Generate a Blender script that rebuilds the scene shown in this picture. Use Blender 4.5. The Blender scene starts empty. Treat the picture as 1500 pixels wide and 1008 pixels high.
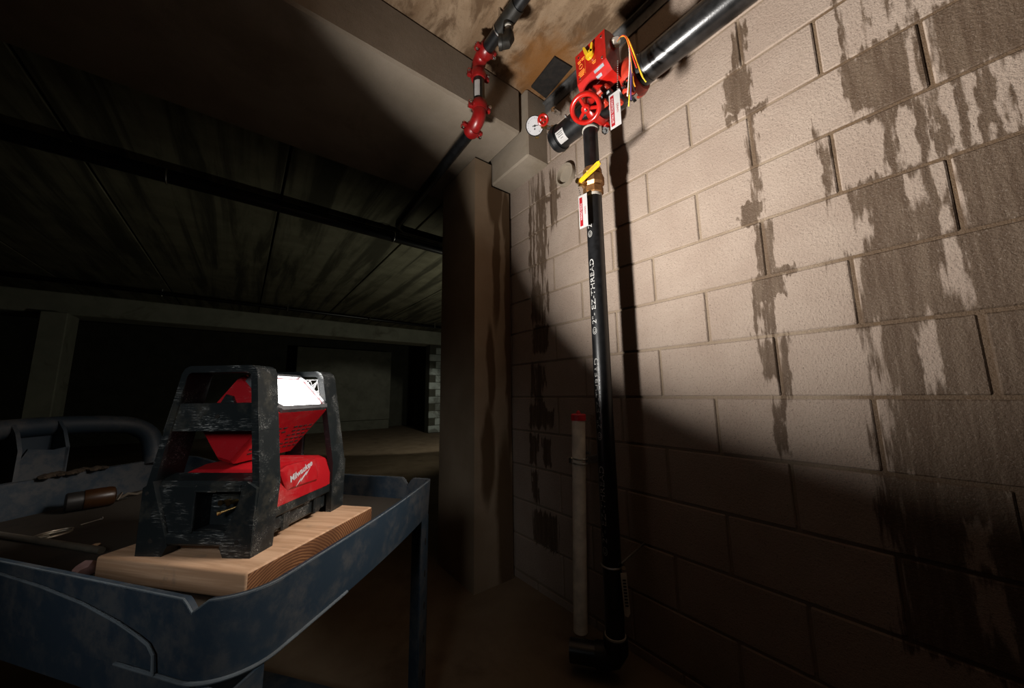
import bpy, bmesh, math, random
from mathutils import Vector, Matrix
random.seed(7)
sc = bpy.context.scene
COL = sc.collection
PI = math.pi
H = 1.085                      # eye height above the floor; heights below are written relative to the eye

# ------------------------------------------------------------------ camera, world, lights, exposure
cam_d = bpy.data.cameras.new('camera')
cam = bpy.data.objects.new('camera', cam_d)
COL.objects.link(cam)
cam_d.sensor_width = 36.0
cam_d.lens = 507.06 / 1500 * 36.0
cam_d.clip_start = 0.02
cam_d.clip_end = 200
R_ = Vector((0.79106, -0.61160, -0.012968))
U_ = Vector((-0.076414, -0.119824, 0.98985))
F_ = Vector((0.606946, 0.782041, 0.141523))
cam.matrix_world = Matrix(((R_.x, U_.x, -F_.x, 0), (R_.y, U_.y, -F_.y, 0), (R_.z, U_.z, -F_.z, H), (0, 0, 0, 1)))
sc.camera = cam

w = bpy.data.worlds.new('world')
sc.world = w
w.use_nodes = True
w.node_tree.nodes['Background'].inputs[0].default_value = (0.75, 0.9, 1.0, 1)
w.node_tree.nodes['Background'].inputs[1].default_value = 0.0014

sc.view_settings.view_transform = 'Standard'
sc.view_settings.look = 'None'
sc.view_settings.exposure = 0.0
sc.view_settings.gamma = 1.0
sc.view_settings.use_curve_mapping = False


def lamp(name, kind, loc, energy, color=(1, 1, 1), aim=None, **kw):
    d = bpy.data.lights.new(name, kind)
    d.energy = energy
    d.color = color
    for k, v in kw.items():
        setattr(d, k, v)
    o = bpy.data.objects.new(name, d)
    COL.objects.link(o)
    o.location = (loc[0], loc[1], loc[2] + H)
    if aim is not None:
        o.rotation_euler = Vector(aim).to_track_quat('-Z', 'Y').to_euler()
    return o


# added fill lamps, out of view, brightening the far end, cart and floodlight
lamp('garage_fill', 'SPOT', (3.1, 3.9, 0.2), 38.0, (1.0, 0.98, 0.80), aim=(-0.42, 0.85, 0.42), spot_size=2.75, spot_blend=0.5, shadow_soft_size=0.08)
lamp('floor_fill', 'SPOT', (3.7, 5.5, 1.35), 75.0, (1.0, 0.98, 0.84), aim=(-0.5, 3.1, -2.4), spot_size=1.25, spot_blend=0.25, shadow_soft_size=0.05)
lamp('soft_fill', 'AREA', (-0.9, -0.3, 0.55), 0.52, (0.92, 0.97, 1.0), aim=(0.95, 1.35, -0.70), size=0.5, spread=0.7)
lamp('side_fill', 'AREA', (1.0, 0.25, 0.75), 1.55, (1.0, 0.95, 0.88), aim=(-0.90, 0.85, -0.95), size=0.35, spread=0.75)

# ------------------------------------------------------------------ materials
MATS = {}


class NT:
    def __init__(self, name):
        self.m = bpy.data.materials.new(name)
        self.m.use_nodes = True
        self.t = self.m.node_tree
        self.b = self.t.nodes['Principled BSDF']

    def n(self, kind, **kw):
        nd = self.t.nodes.new(kind)
        for k, v in kw.items():
            setattr(nd, k, v)
        return nd

    def l(self, a, b):
        self.t.links.new(a, b)

    def coord(self, world=False):
        if world:
            return self.n('ShaderNodeNewGeometry').outputs['Position']
        return self.n('ShaderNodeTexCoord').outputs['Object']

    def scale(self, co, s):
        v = self.n('ShaderNodeVectorMath', operation='MULTIPLY')
        self.l(co, v.inputs[0])
        v.inputs[1].default_value = s if hasattr(s, '__len__') else (s, s, s)
        return v.outputs[0]

    def noise(self, co, scale, detail=4, rough=0.55, dist=0.0):
        nz = self.n('ShaderNodeTexNoise')
        self.l(co, nz.inputs['Vector'])
        nz.inputs['Scale'].default_value = scale
        nz.inputs['Detail'].default_value = detail
        nz.inputs['Roughness'].default_value = rough
        nz.inputs['Distortion'].default_value = dist
        return nz.outputs[0]

    def ramp(self, fac, lo, hi, a=0.0, b=1.0):
        r = self.n('ShaderNodeMapRange', interpolation_type='SMOOTHSTEP')
        self.l(fac, r.inputs[0])
        r.inputs[1].default_value = lo
        r.inputs[2].default_value = hi
        r.inputs[3].default_value = a
        r.inputs[4].default_value = b
        return r.outputs[0]

    def math(self, op, a, b=None, c=None):
        m = self.n('ShaderNodeMath', operation=op)
        for i, v in enumerate((a, b, c)):
            if v is None:
                continue
            if isinstance(v, (int, float)):
                m.inputs[i].default_value = v
            else:
                self.l(v, m.inputs[i])
        return m.outputs[0]

    def mix(self, fac, a, b):
        m = self.n('ShaderNodeMix', data_type='RGBA')
        for sock, v in ((m.inputs[0], fac), (m.inputs[6], a), (m.inputs[7], b)):
            if isinstance(v, (int, float)):
                sock.default_value = v
            elif isinstance(v, tuple):
                sock.default_value = (v[0], v[1], v[2], 1)
            else:
                self.l(v, sock)
        return m.outputs[2]

    def bump(self, h, strength=0.3, dist=0.003):
        b = self.n('ShaderNodeBump')
        b.inputs['Strength'].default_value = strength
        b.inputs['Distance'].default_value = dist
        self.l(h, b.inputs['Height'])
        self.l(b.outputs[0], self.b.inputs['Normal'])

    def color(self, c):
        if isinstance(c, tuple):
            self.b.inputs['Base Color'].default_value = (c[0], c[1], c[2], 1)
        else:
            self.l(c, self.b.inputs['Base Color'])

    def set(self, rough=0.5, metal=0.0, spec=0.5, coat=0.0):
        if isinstance(rough, (int, float)):
            self.b.inputs['Roughness'].default_value = rough
        else:
            self.l(rough, self.b.inputs['Roughness'])
        self.b.inputs['Metallic'].default_value = metal
        self.b.inputs['Specular IOR Level'].default_value = spec
        self.b.inputs['Coat Weight'].default_value = coat


def plain(name, c, rough=0.5, metal=0.0, var=0.18, scale=25, bump=0.08, coat=0.0, spec=0.5):
    """plain material with a little grain and tone variation"""
    k = NT(name)
    co = k.coord()
    nz = k.noise(co, scale, 5)
    dark = tuple(v * (1 - var) for v in c)
    lite = tuple(min(1, v * (1 + var)) for v in c)
    k.color(k.mix(k.ramp(nz, 0.3, 0.7), dark, lite))
    k.set(rough, metal, spec, coat)
    if bump:
        k.bump(k.noise(co, scale * 6, 3), bump, 0.001)
    MATS[name] = k.m
    return k.m


# damp patches on the masonry wall: (y, z, half width, half height), heights relative to the eye
WET = [[0.363, 1.284, 0.02, 0.082], [0.383, 1.117, 0.045, 0.091], [0.359, 0.941, 0.01, 0.058], [0.361, 0.767, 0.016, 0.119], [0.379, 0.628, 0.04, 0.032], [0.36, 0.487, 0.027, 0.095], [0.363, 0.344, 0.045, 0.044], [0.4, 0.256, 0.018, 0.062], [0.364, 0.249, 0.011, 0.061], [0.385, 0.096, 0.025, 0.066], [0.347, 0.07, 0.015, 0.093], [0.379, -0.109, 0.016, 0.073], [0.045, 0.891, 0.066, 0.113], [-0.035, 0.891, 0.006, 0.102], [-0.2, 0.891, 0.145, 0.113], [0.092, 1.094, 0.005, 0.102], [0.049, 1.104, 0.007, 0.091], [0.0, 1.135, 0.004, 0.061], [-0.036, 1.135, 0.004, 0.061], [0.172, 0.688, 0.013, 0.102], [0.056, 0.484, 0.076, 0.113], [-0.189, 0.484, 0.141, 0.113], [-0.062, 0.281, 0.222, 0.113], [-0.077, 0.078, 0.209, 0.113], [-0.057, -0.125, 0.201, 0.113], [-0.04, -0.328, 0.2, 0.113], [-0.02, -0.532, 0.186, 0.113], [0.042, 0.688, 0.012, 0.102], [-0.013, 0.688, 0.01, 0.102], [-0.046, 0.688, 0.014, 0.102], [-0.085, 0.688, 0.008, 0.102], [-0.119, 0.688, 0.014, 0.102], [-0.149, 0.688, 0.006, 0.102], [0.419, 1.013, 0.021, 0.02], [1.575, 0.95, 0.012, 0.26], [1.545, 0.9, 0.01, 0.34], [1.505, 1.0, 0.016, 0.27], [1.468, 0.98, 0.018, 0.33], [1.435, 1.03, 0.012, 0.22], [1.36, 1.15, 0.028, 0.17], [1.4, 1.165, 0.06, 0.016], [1.33, 1.15, 0.03, 0.016], [1.565, 0.53, 0.022, 0.11], [1.52, 0.55, 0.026, 0.13], [1.475, 0.52, 0.018, 0.12], [1.435, 0.56, 0.01, 0.07], [1.52, 0.32, 0.055, 0.085], [1.455, 0.33, 0.022, 0.07], [1.58, 0.06, 0.02, 0.1], [1.53, 0.045, 0.03, 0.12], [1.48, 0.09, 0.014, 0.06], [1.59, -0.13, 0.03, 0.07], [1.52, -0.13, 0.05, 0.07], [1.44, -0.14, 0.03, 0.05], [1.585, -0.33, 0.035, 0.08], [1.475, -0.33, 0.036, 0.075], [1.58, -0.53, 0.03, 0.08], [1.5, -0.75, 0.1, 0.09], [0.4, 0.6, 0.03, 0.016], [0.33, 0.39, 0.05, 0.014], [0.34, 0.995, 0.03, 0.014], [0.41, 1.06, 0.03, 0.03]]
DRY = [[0.112, 0.454, 0.014, 0.041], [0.018, 0.53, 0.014, 0.046], [-0.022, 0.302, 0.018, 0.081], [0.045, 0.073, 0.017, 0.086], [0.086, 0.801, 0.018, 0.012], [0.391, 0.222, 0.01, 0.03], [0.017, -0.369, 0.019, 0.061], [0.015, -0.501, 0.018, 0.071]]


def stain_dist(k, co, boxes):
    """smallest box distance (1 = on the edge of a patch) over all patches"""
    best = None
    for y, z, a, b in boxes:
        v = k.n('ShaderNodeVectorMath', operation='MULTIPLY_ADD')
        k.l(co, v.inputs[0])
        v.inputs[1].default_value = (0, 1 / a, 1 / b)
        v.inputs[2].default_value = (0, -y / a, -(z + H) / b)
        p = k.n('ShaderNodeVectorMath', operation='ABSOLUTE')
        k.l(v.outputs[0], p.inputs[0])
        s = k.n('ShaderNodeSeparateXYZ')
        k.l(p.outputs[0], s.inputs[0])
        m = k.n('ShaderNodeMath', operation='SMOOTH_MAX')
        m.inputs[2].default_value = 0.35
        k.l(s.outputs[1], m.inputs[0])
        k.l(s.outputs[2], m.inputs[1])
        # work in metres outside the edge so that every patch has the same softness
        e = k.math('MULTIPLY', k.math('SUBTRACT', m.outputs[0], 1.0), min(a, b, 0.05))
        best = e if best is None else k.math('MINIMUM', best, e)
    return best


def masonry(name, mortar):
    k = NT(name)
    pos = k.coord(world=True)
    # ragged edges: shift the point by noise that is stretched along the runs of water
    nz = k.n('ShaderNodeTexNoise')
    k.l(k.scale(pos, (1, 1, 0.35)), nz.inputs['Vector'])
    nz.inputs['Scale'].default_value = 26
    nz.inputs['Detail'].default_value = 6
    nz.inputs['Roughness'].default_value = 0.6
    off = k.n('ShaderNodeVectorMath', operation='MULTIPLY_ADD')
    k.l(nz.outputs['Color'], off.inputs[0])
    off.inputs[1].default_value = (0, 0.060, 0.05)
    off.inputs[2].default_value = (0, -0.030, -0.025)
    nz2 = k.n('ShaderNodeTexNoise')
    k.l(k.scale(pos, (1, 1, 0.22)), nz2.inputs['Vector'])
    nz2.inputs['Scale'].default_value = 75
    nz2.inputs['Detail'].default_value = 5
    off2 = k.n('ShaderNodeVectorMath', operation='MULTIPLY_ADD')
    k.l(nz2.outputs['Color'], off2.inputs[0])
    off2.inputs[1].default_value = (0, 0.024, 0.06)
    k.l(off.outputs[0], off2.inputs[2])
    add = k.n('ShaderNodeVectorMath', operation='ADD')
    k.l(pos, add.inputs[0])
    k.l(off2.outputs[0], add.inputs[1])
    sub = k.n('ShaderNodeVectorMath', operation='SUBTRACT')
    k.l(add.outputs[0], sub.inputs[0])
    sub.inputs[1].default_value = (0, 0.012, 0.03)
    p = sub.outputs[0]
    streak = k.noise(k.scale(pos, (1, 60, 5)), 1.0, 4, 0.6)
    run = k.math('MULTIPLY', k.math('SUBTRACT', streak, 0.5), 0.045)
    wet = k.ramp(k.math('ADD', stain_dist(k, p, WET), run), -0.004, 0.004, 1.0, 0.0)
    dry = k.ramp(k.math('SUBTRACT', stain_dist(k, p, DRY), run), -0.006, 0.004, 1.0, 0.0)
    wet = k.math('MULTIPLY', wet, k.math('SUBTRACT', 1.0, dry))
    sp = k.noise(pos, 260, 3, 0.75)
    sp2 = k.noise(pos, 120, 4, 0.65)
    big = k.noise(pos, 5, 4)
    if mortar:
        base = k.mix(k.ramp(big, 0.3, 0.7), (0.25, 0.185, 0.13), (0.30, 0.23, 0.165))
        # the wetter end of the wall has brown joints
        sx = k.n('ShaderNodeSeparateXYZ')
        k.l(pos, sx.inputs[0])
        brown = k.ramp(sx.outputs[1], 0.28, 0.12, 0.0, 1.0)
        base = k.mix(brown, base, (0.135, 0.085, 0.048))
        wetc = (0.115, 0.072, 0.042)
    else:
        base = k.mix(k.ramp(big, 0.3, 0.7), (0.315, 0.24, 0.19), (0.36, 0.282, 0.226))
        base = k.mix(k.ramp(sp2, 0.55, 0.75, 0.0, 0.35), base, (0.235, 0.18, 0.145))
        wetc = k.mix(k.ramp(streak, 0.35, 0.7), (0.072, 0.042, 0.023), (0.122, 0.082, 0.053))
    c = k.mix(k.math('MULTIPLY', wet, 0.93), base, wetc)
    pit = k.ramp(sp, 0.58, 0.70, 0.0, 0.85)
    c = k.mix(pit, c, (0.060, 0.042, 0.030))
    lite = k.ramp(sp, 0.42, 0.30, 0.0, 0.35)
    c = k.mix(lite, c, (0.42, 0.35, 0.29))
    k.color(c)
    k.set(k.math('SUBTRACT', 0.92, k.math('MULTIPLY', wet, 0.30)), 0, 0.3)
    hgt = k.math('ADD', k.math('MULTIPLY', sp, 0.6), sp2)
    k.bump(hgt, 0.7, 0.005)
    MATS[name] = k.m
    return k.m


masonry('block_concrete', False)
masonry('mortar', True)


def concrete(name, c1, c2, stain, amount, streak_scale=None, world=True, fine=0.4, lo=0.52, hi=0.72, rough=0.9):
    k = NT(name)
    pos = k.coord(world=world)
    big = k.noise(pos, 3.5, 6, 0.6)
    c = k.mix(k.ramp(big, 0.3, 0.7), c1, c2)
    s = k.noise(k.scale(pos, streak_scale) if streak_scale else pos, 2.2 if not streak_scale else 1.0, 7, 0.62, 0.6)
    c = k.mix(k.ramp(s, lo, hi, 0.0, amount), c, stain)
    sp = k.noise(pos, 160, 4, 0.7)
    c = k.mix(k.ramp(sp, 0.58, 0.75, 0.0, fine), c, tuple(v * 0.3 for v in c1))
    k.color(c)
    k.set(rough, 0, 0.3)
    k.bump(k.math('ADD', sp, k.noise(pos, 30, 5)), 0.35, 0.003)
    MATS[name] = k.m
    return k.m


concrete('beam_concrete', (0.223, 0.180, 0.133), (0.279, 0.229, 0.177), (0.136, 0.099, 0.062), 0.5)
concrete('haunch_concrete', (0.247, 0.203, 0.150), (0.315, 0.262, 0.203), (0.180, 0.135, 0.083), 0.5)
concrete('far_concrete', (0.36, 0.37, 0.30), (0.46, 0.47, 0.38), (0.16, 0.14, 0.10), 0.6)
concrete('floor_concrete', (0.154, 0.110, 0.069), (0.198, 0.146, 0.094), (0.083, 0.055, 0.033), 0.7)
concrete('far_plank', (0.16, 0.15, 0.10), (0.23, 0.22, 0.15), (0.045, 0.042, 0.027), 0.85, streak_scale=(5.5, 0.35, 3), lo=0.42, hi=0.62)
concrete('painted_block', (0.42, 0.47, 0.44), (0.55, 0.60, 0.56), (0.14, 0.14, 0.12), 0.8, lo=0.45, hi=0.6)
concrete('back_concrete', (0.075, 0.075, 0.058), (0.10, 0.10, 0.078), (0.04, 0.04, 0.03), 0.5)
concrete('panel_concrete', (0.16, 0.16, 0.125), (0.21, 0.21, 0.165), (0.08, 0.08, 0.06), 0.5)


def ceiling_mat():
    k = NT('stained_plank')
    pos = k.coord(world=True)
    big = k.noise(k.scale(pos, (5, 1.2, 1)), 1.0, 6, 0.62, 0.8)
    c = k.mix(k.ramp(big, 0.32, 0.68), (0.16, 0.10, 0.056), (0.29, 0.205, 0.132))
    bl = k.noise(k.scale(pos, (10, 5, 1)), 1.0, 7, 0.65, 0.5)
    c = k.mix(k.ramp(bl, 0.44, 0.62, 0.0, 0.85), c, (0.075, 0.040, 0.018))
    # rust bleeding out around the black recess plate in the corner
    d = k.n('ShaderNodeVectorMath', operation='DISTANCE')
    k.l(pos, d.inputs[0])
    d.inputs[1].default_value = (1.24, 1.24, 1.83 + H)
    ru = k.math('ADD', d.outputs[1], k.math('MULTIPLY', k.noise(pos, 14, 5), 0.25))
    c = k.mix(k.ramp(ru, 0.42, 0.20, 0.0, 0.85), c, (0.19, 0.075, 0.014))
    sp = k.noise(pos, 150, 4, 0.7)
    c = k.mix(k.ramp(sp, 0.56, 0.74, 0.0, 0.6), c, (0.045, 0.027, 0.015))
    k.color(c)
    k.set(0.88, 0, 0.3)
    k.bump(k.math('ADD', sp, bl), 0.4, 0.004)
    MATS['stained_plank'] = k.m


ceiling_mat()


def column_mat():
    k = NT('column_concrete')
    pos = k.coord(world=True)
    big = k.noise(pos, 4, 5)
    c = k.mix(k.ramp(big, 0.3, 0.7), (0.27, 0.195, 0.125), (0.33, 0.245, 0.165))
    nz = k.n('ShaderNodeTexNoise')
    k.l(k.scale(pos, (1, 1, 0.25)), nz.inputs['Vector'])
    nz.inputs['Scale'].default_value = 14
    nz.inputs['Detail'].default_value = 5
    off = k.n('ShaderNodeVectorMath', operation='MULTIPLY_ADD')
    k.l(nz.outputs['Color'], off.inputs[0])
    off.inputs[1].default_value = (0.07, 0.0, 0.05)
    off.inputs[2].default_value = (-0.035, 0.0, -0.025)
    add = k.n('ShaderNodeVectorMath', operation='ADD')
    k.l(pos, add.inputs[0])
    k.l(off.outputs[0], add.inputs[1])
    best = None
    for x, z, a, b in ((1.24, 1.30, 0.06, 0.22), (1.25, 0.85, 0.028, 0.45), (1.20, 0.15, 0.038, 0.3), (1.18, -0.35, 0.05, 0.3),
                       (1.345, 0.4, 0.03, 1.0), (1.31, -0.75, 0.075, 0.5), (1.33, 1.2, 0.04, 0.2)):
        v = k.n('ShaderNodeVectorMath', operation='MULTIPLY_ADD')
        k.l(add.outputs[0], v.inputs[0])
        v.inputs[1].default_value = (1 / a, 0, 1 / b)
        v.inputs[2].default_value = (-x / a, 0, -(z + H) / b)
        ln = k.n('ShaderNodeVectorMath', operation='LENGTH')
        k.l(v.outputs[0], ln.inputs[0])
        best = ln.outputs[1] if best is None else k.math('MINIMUM', best, ln.outputs[1])
    c = k.mix(k.ramp(best, 0.72, 1.22, 0.85, 0.0), c, (0.075, 0.038, 0.013))
    sp = k.noise(pos, 160, 4, 0.7)
    c = k.mix(k.ramp(sp, 0.6, 0.75, 0.0, 0.5), c, (0.1, 0.07, 0.05))
    k.color(c)
    k.set(0.9, 0, 0.3)
    k.bump(sp, 0.3, 0.003)
    MATS['column_concrete'] = k.m


column_mat()


def scuffed(name, base, scuff, amount, rough=0.5, ang=0.7, lo=0.60, hi=0.70, dust=(0.3, 0.25, 0.17), dustamt=0.5, spec=0.5, dlo=0.26, dhi=0.40):
    """plastic with pale scratches in several directions and patches of dried dust"""
    k = NT(name)
    co = k.coord()
    tot = None
    for i, (rx, ry, rz, sx) in enumerate(((0.0, ang, 0.2, 1), (0.4, -0.5, 0.9, 1.3), (0.1, 0.3, -0.6, 0.8))):
        mp = k.n('ShaderNodeMapping')
        k.l(co, mp.inputs[0])
        mp.inputs['Rotation'].default_value = (rx, ry, rz)
        mp.inputs['Scale'].default_value = (26 * sx, 300, 380 * sx)
        s = k.ramp(k.noise(mp.outputs[0], 1.0, 5, 0.65, 1.2), lo, hi)
        tot = s if tot is None else k.math('MAXIMUM', tot, s)
    patch = k.ramp(k.noise(co, 16, 5, 0.6), 0.47, 0.66)
    f = k.math('MULTIPLY', k.math('MULTIPLY', tot, patch), amount)
    c = k.mix(f, base, scuff)
    dn = k.math('MULTIPLY', k.noise(co, 30, 7, 0.7), k.noise(co, 7, 2))
    c = k.mix(k.ramp(dn, dlo, dhi, 0.0, dustamt), c, dust)
    k.color(c)
    k.set(k.math('ADD', rough, k.math('MULTIPLY', f, 0.3)), 0, spec)
    k.bump(k.math('ADD', k.noise(co, 700, 2), k.math('MULTIPLY', tot, patch)), 0.15, 0.0006)
    MATS[name] = k.m


scuffed('black_plastic', (0.010, 0.013, 0.014), (0.44, 0.44, 0.42), 0.9, rough=0.42, dustamt=0.12, lo=0.575, hi=0.68, dust=(0.2, 0.17, 0.12), spec=0.35)
scuffed('red_plastic', (0.40, 0.008, 0.013), (0.70, 0.36, 0.34), 0.9, rough=0.35, dustamt=0.12, dust=(0.55, 0.3, 0.25))
scuffed('blue_plastic', (0.021, 0.037, 0.056), (0.11, 0.125, 0.145), 0.6, rough=0.55, dustamt=0.7, dust=(0.085, 0.085, 0.086), dlo=0.19, dhi=0.36, lo=0.64, hi=0.75)
scuffed('tray_dirt', (0.040, 0.031, 0.022), (0.10, 0.09, 0.075), 0.5, rough=0.8, dustamt=0.7, dust=(0.020, 0.015, 0.011))


def wood(name, endgrain):
    k = NT(name)
    co = k.coord()
    if endgrain:
        d = k.n('ShaderNodeVectorMath', operation='MULTIPLY_ADD')
        k.l(co, d.inputs[0])
        d.inputs[1].default_value = (0, 1, 1)
        d.inputs[2].default_value = (0, 0.10, 0.11)
        ln = k.n('ShaderNodeVectorMath', operation='LENGTH')
        k.l(d.outputs[0], ln.inputs[0])
        ph = k.math('ADD', k.math('MULTIPLY', ln.outputs[1], 1050), k.math('MULTIPLY', k.noise(co, 22, 4), 9))
        rings = k.math('ADD', k.math('MULTIPLY', k.math('SINE', ph), 0.5), 0.5)
        c = k.mix(k.ramp(rings, 0.25, 0.8), (0.25, 0.110, 0.045), (0.105, 0.038, 0.014))
        c = k.mix(k.ramp(k.noise(co, 9, 4), 0.45, 0.7, 0, 0.6), c, (0.085, 0.032, 0.012))
    else:
        s = k.noise(k.scale(co, (4, 60, 110)), 1.0, 5, 0.6, 0.5)
        c = k.mix(k.ramp(s, 0.35, 0.65), (0.60, 0.375, 0.235), (0.44, 0.255, 0.145))
        c = k.mix(k.ramp(k.noise(co, 18, 5, 0.65), 0.6, 0.75, 0, 0.55), c, (0.26, 0.19, 0.14))
    k.color(c)
    k.set(0.75, 0, 0.3)
    k.bump(k.noise(k.scale(co, (6, 150, 150)), 1.0, 4), 0.2, 0.001)
    MATS[name] = k.m


wood('wood_face', False)
wood('wood_end', True)

plain('black_pipe', (0.006, 0.006, 0.0065), 0.34, 0.0, 0.4, 40, 0.25, spec=0.6)
plain('steel_pipe', (0.013, 0.0125, 0.0125), 0.25, 0.3, 0.5, 30, 0.2, spec=0.7)
plain('coupling_red_dim', (0.19, 0.005, 0.005), 0.35, 0.0, 0.2, 30, 0.3)  # the red paint darkened in its colour for weaker light at the beam
plain('red_paint', (0.33, 0.007, 0.004), 0.28, 0.0, 0.15, 30, 0.15, coat=0.3)
plain('dull_red', (0.36, 0.028, 0.012), 0.4, 0.0, 0.25, 40, 0.5)
plain('red_cap', (0.55, 0.02, 0.03), 0.45)
plain('yellow', (0.60, 0.37, 0.012), 0.35, coat=0.2)
plain('orange_mark', (0.75, 0.25, 0.03), 0.5)
plain('brass', (0.52, 0.33, 0.12), 0.28, 1.0, 0.25)
plain('bronze', (0.33, 0.17, 0.07), 0.42, 0.75, 0.3, 40, 0.3)
plain('zinc', (0.62, 0.61, 0.58), 0.3, 1.0, 0.15)
plain('chrome', (0.75, 0.75, 0.74), 0.15, 1.0, 0.05)
plain('white_tape', (0.50, 0.46, 0.40), 0.6)
plain('white_paper', (0.40, 0.38, 0.37), 0.55, var=0.06)
plain('sign_red', (0.26, 0.006, 0.010), 0.45, var=0.08)
plain('print_pink', (0.60, 0.27, 0.30), 0.5)
plain('print_black', (0.02, 0.02, 0.02), 0.6)
plain('print_white', (0.50, 0.49, 0.50), 0.5, var=0.03)
plain('stencil', (0.36, 0.35, 0.33), 0.6, var=0.25)
plain('worn_edge', (0.115, 0.135, 0.15), 0.6)
plain('pvc', (0.84, 0.74, 0.60), 0.5, 0.0, 0.2, 14, 0.1)
plain('grey_fitting', (0.17, 0.15, 0.13), 0.4, 0.6)
plain('dark_fitting', (0.018, 0.016, 0.013), 0.45, 0.3, 0.3, 40, 0.3)
plain('galv', (0.16, 0.155, 0.15), 0.5, 0.6, 0.25)
plain('recess_black', (0.010, 0.007, 0.005), 0.9, 0.0, 0.5, 30, 0.6)
plain('silver_label', (0.42, 0.43, 0.46), 0.3, 0.7)
plain('dark_gap', (0.012, 0.010, 0.008), 0.95, bump=0)
plain('wire_red', (0.6, 0.04, 0.02), 0.4)
plain('wire_orange', (0.85, 0.30, 0.02), 0.4)
plain('wire_yellow', (0.80, 0.58, 0.05), 0.4)
plain('wire_purple', (0.12, 0.07, 0.25), 0.4)
plain('wire_white', (0.7, 0.66, 0.6), 0.4)
plain('wire_black', (0.02, 0.02, 0.02), 0.4)
plain('tool_amber', (0.05, 0.020, 0.006), 0.35)
plain('tool_black', (0.02, 0.018, 0.017), 0.5)
plain('rod_steel', (0.36, 0.31, 0.24), 0.4, 0.7)
plain('pink_scrap', (0.42, 0.25, 0.23), 0.8)
plain('wood_chip', (0.5, 0.33, 0.2), 0.8)
plain('soil', (0.05, 0.035, 0.022), 0.95, 0, 0.4, 60, 0.8)
plain('bezel', (0.25, 0.25, 0.26), 0.25, 0.6)
plain('web_lit', (0.35, 0.35, 0.35), 0.4)

e = NT('led_light')
e.color((1, 1, 1))
dots = e.n('ShaderNodeTexVoronoi', feature='F1')
e.l(e.coord(), dots.inputs['Vector'])
dots.inputs['Scale'].default_value = 70
e.l(e.ramp(dots.outputs['Distance'], 0.2, 0.6, 14.0, 5.0), e.b.inputs['Emission Strength'])
e.b.inputs['Emission Color'].default_value = (1, 0.98, 0.95, 1)
MATS['led_light'] = e.m

g = NT('clear_lens')
g.color((0.95, 0.96, 0.97))
g.set(0.05)
g.b.inputs['Transmission Weight'].default_value = 1.0
g.b.inputs['IOR'].default_value = 1.2
MATS['clear_lens'] = g.m


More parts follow.
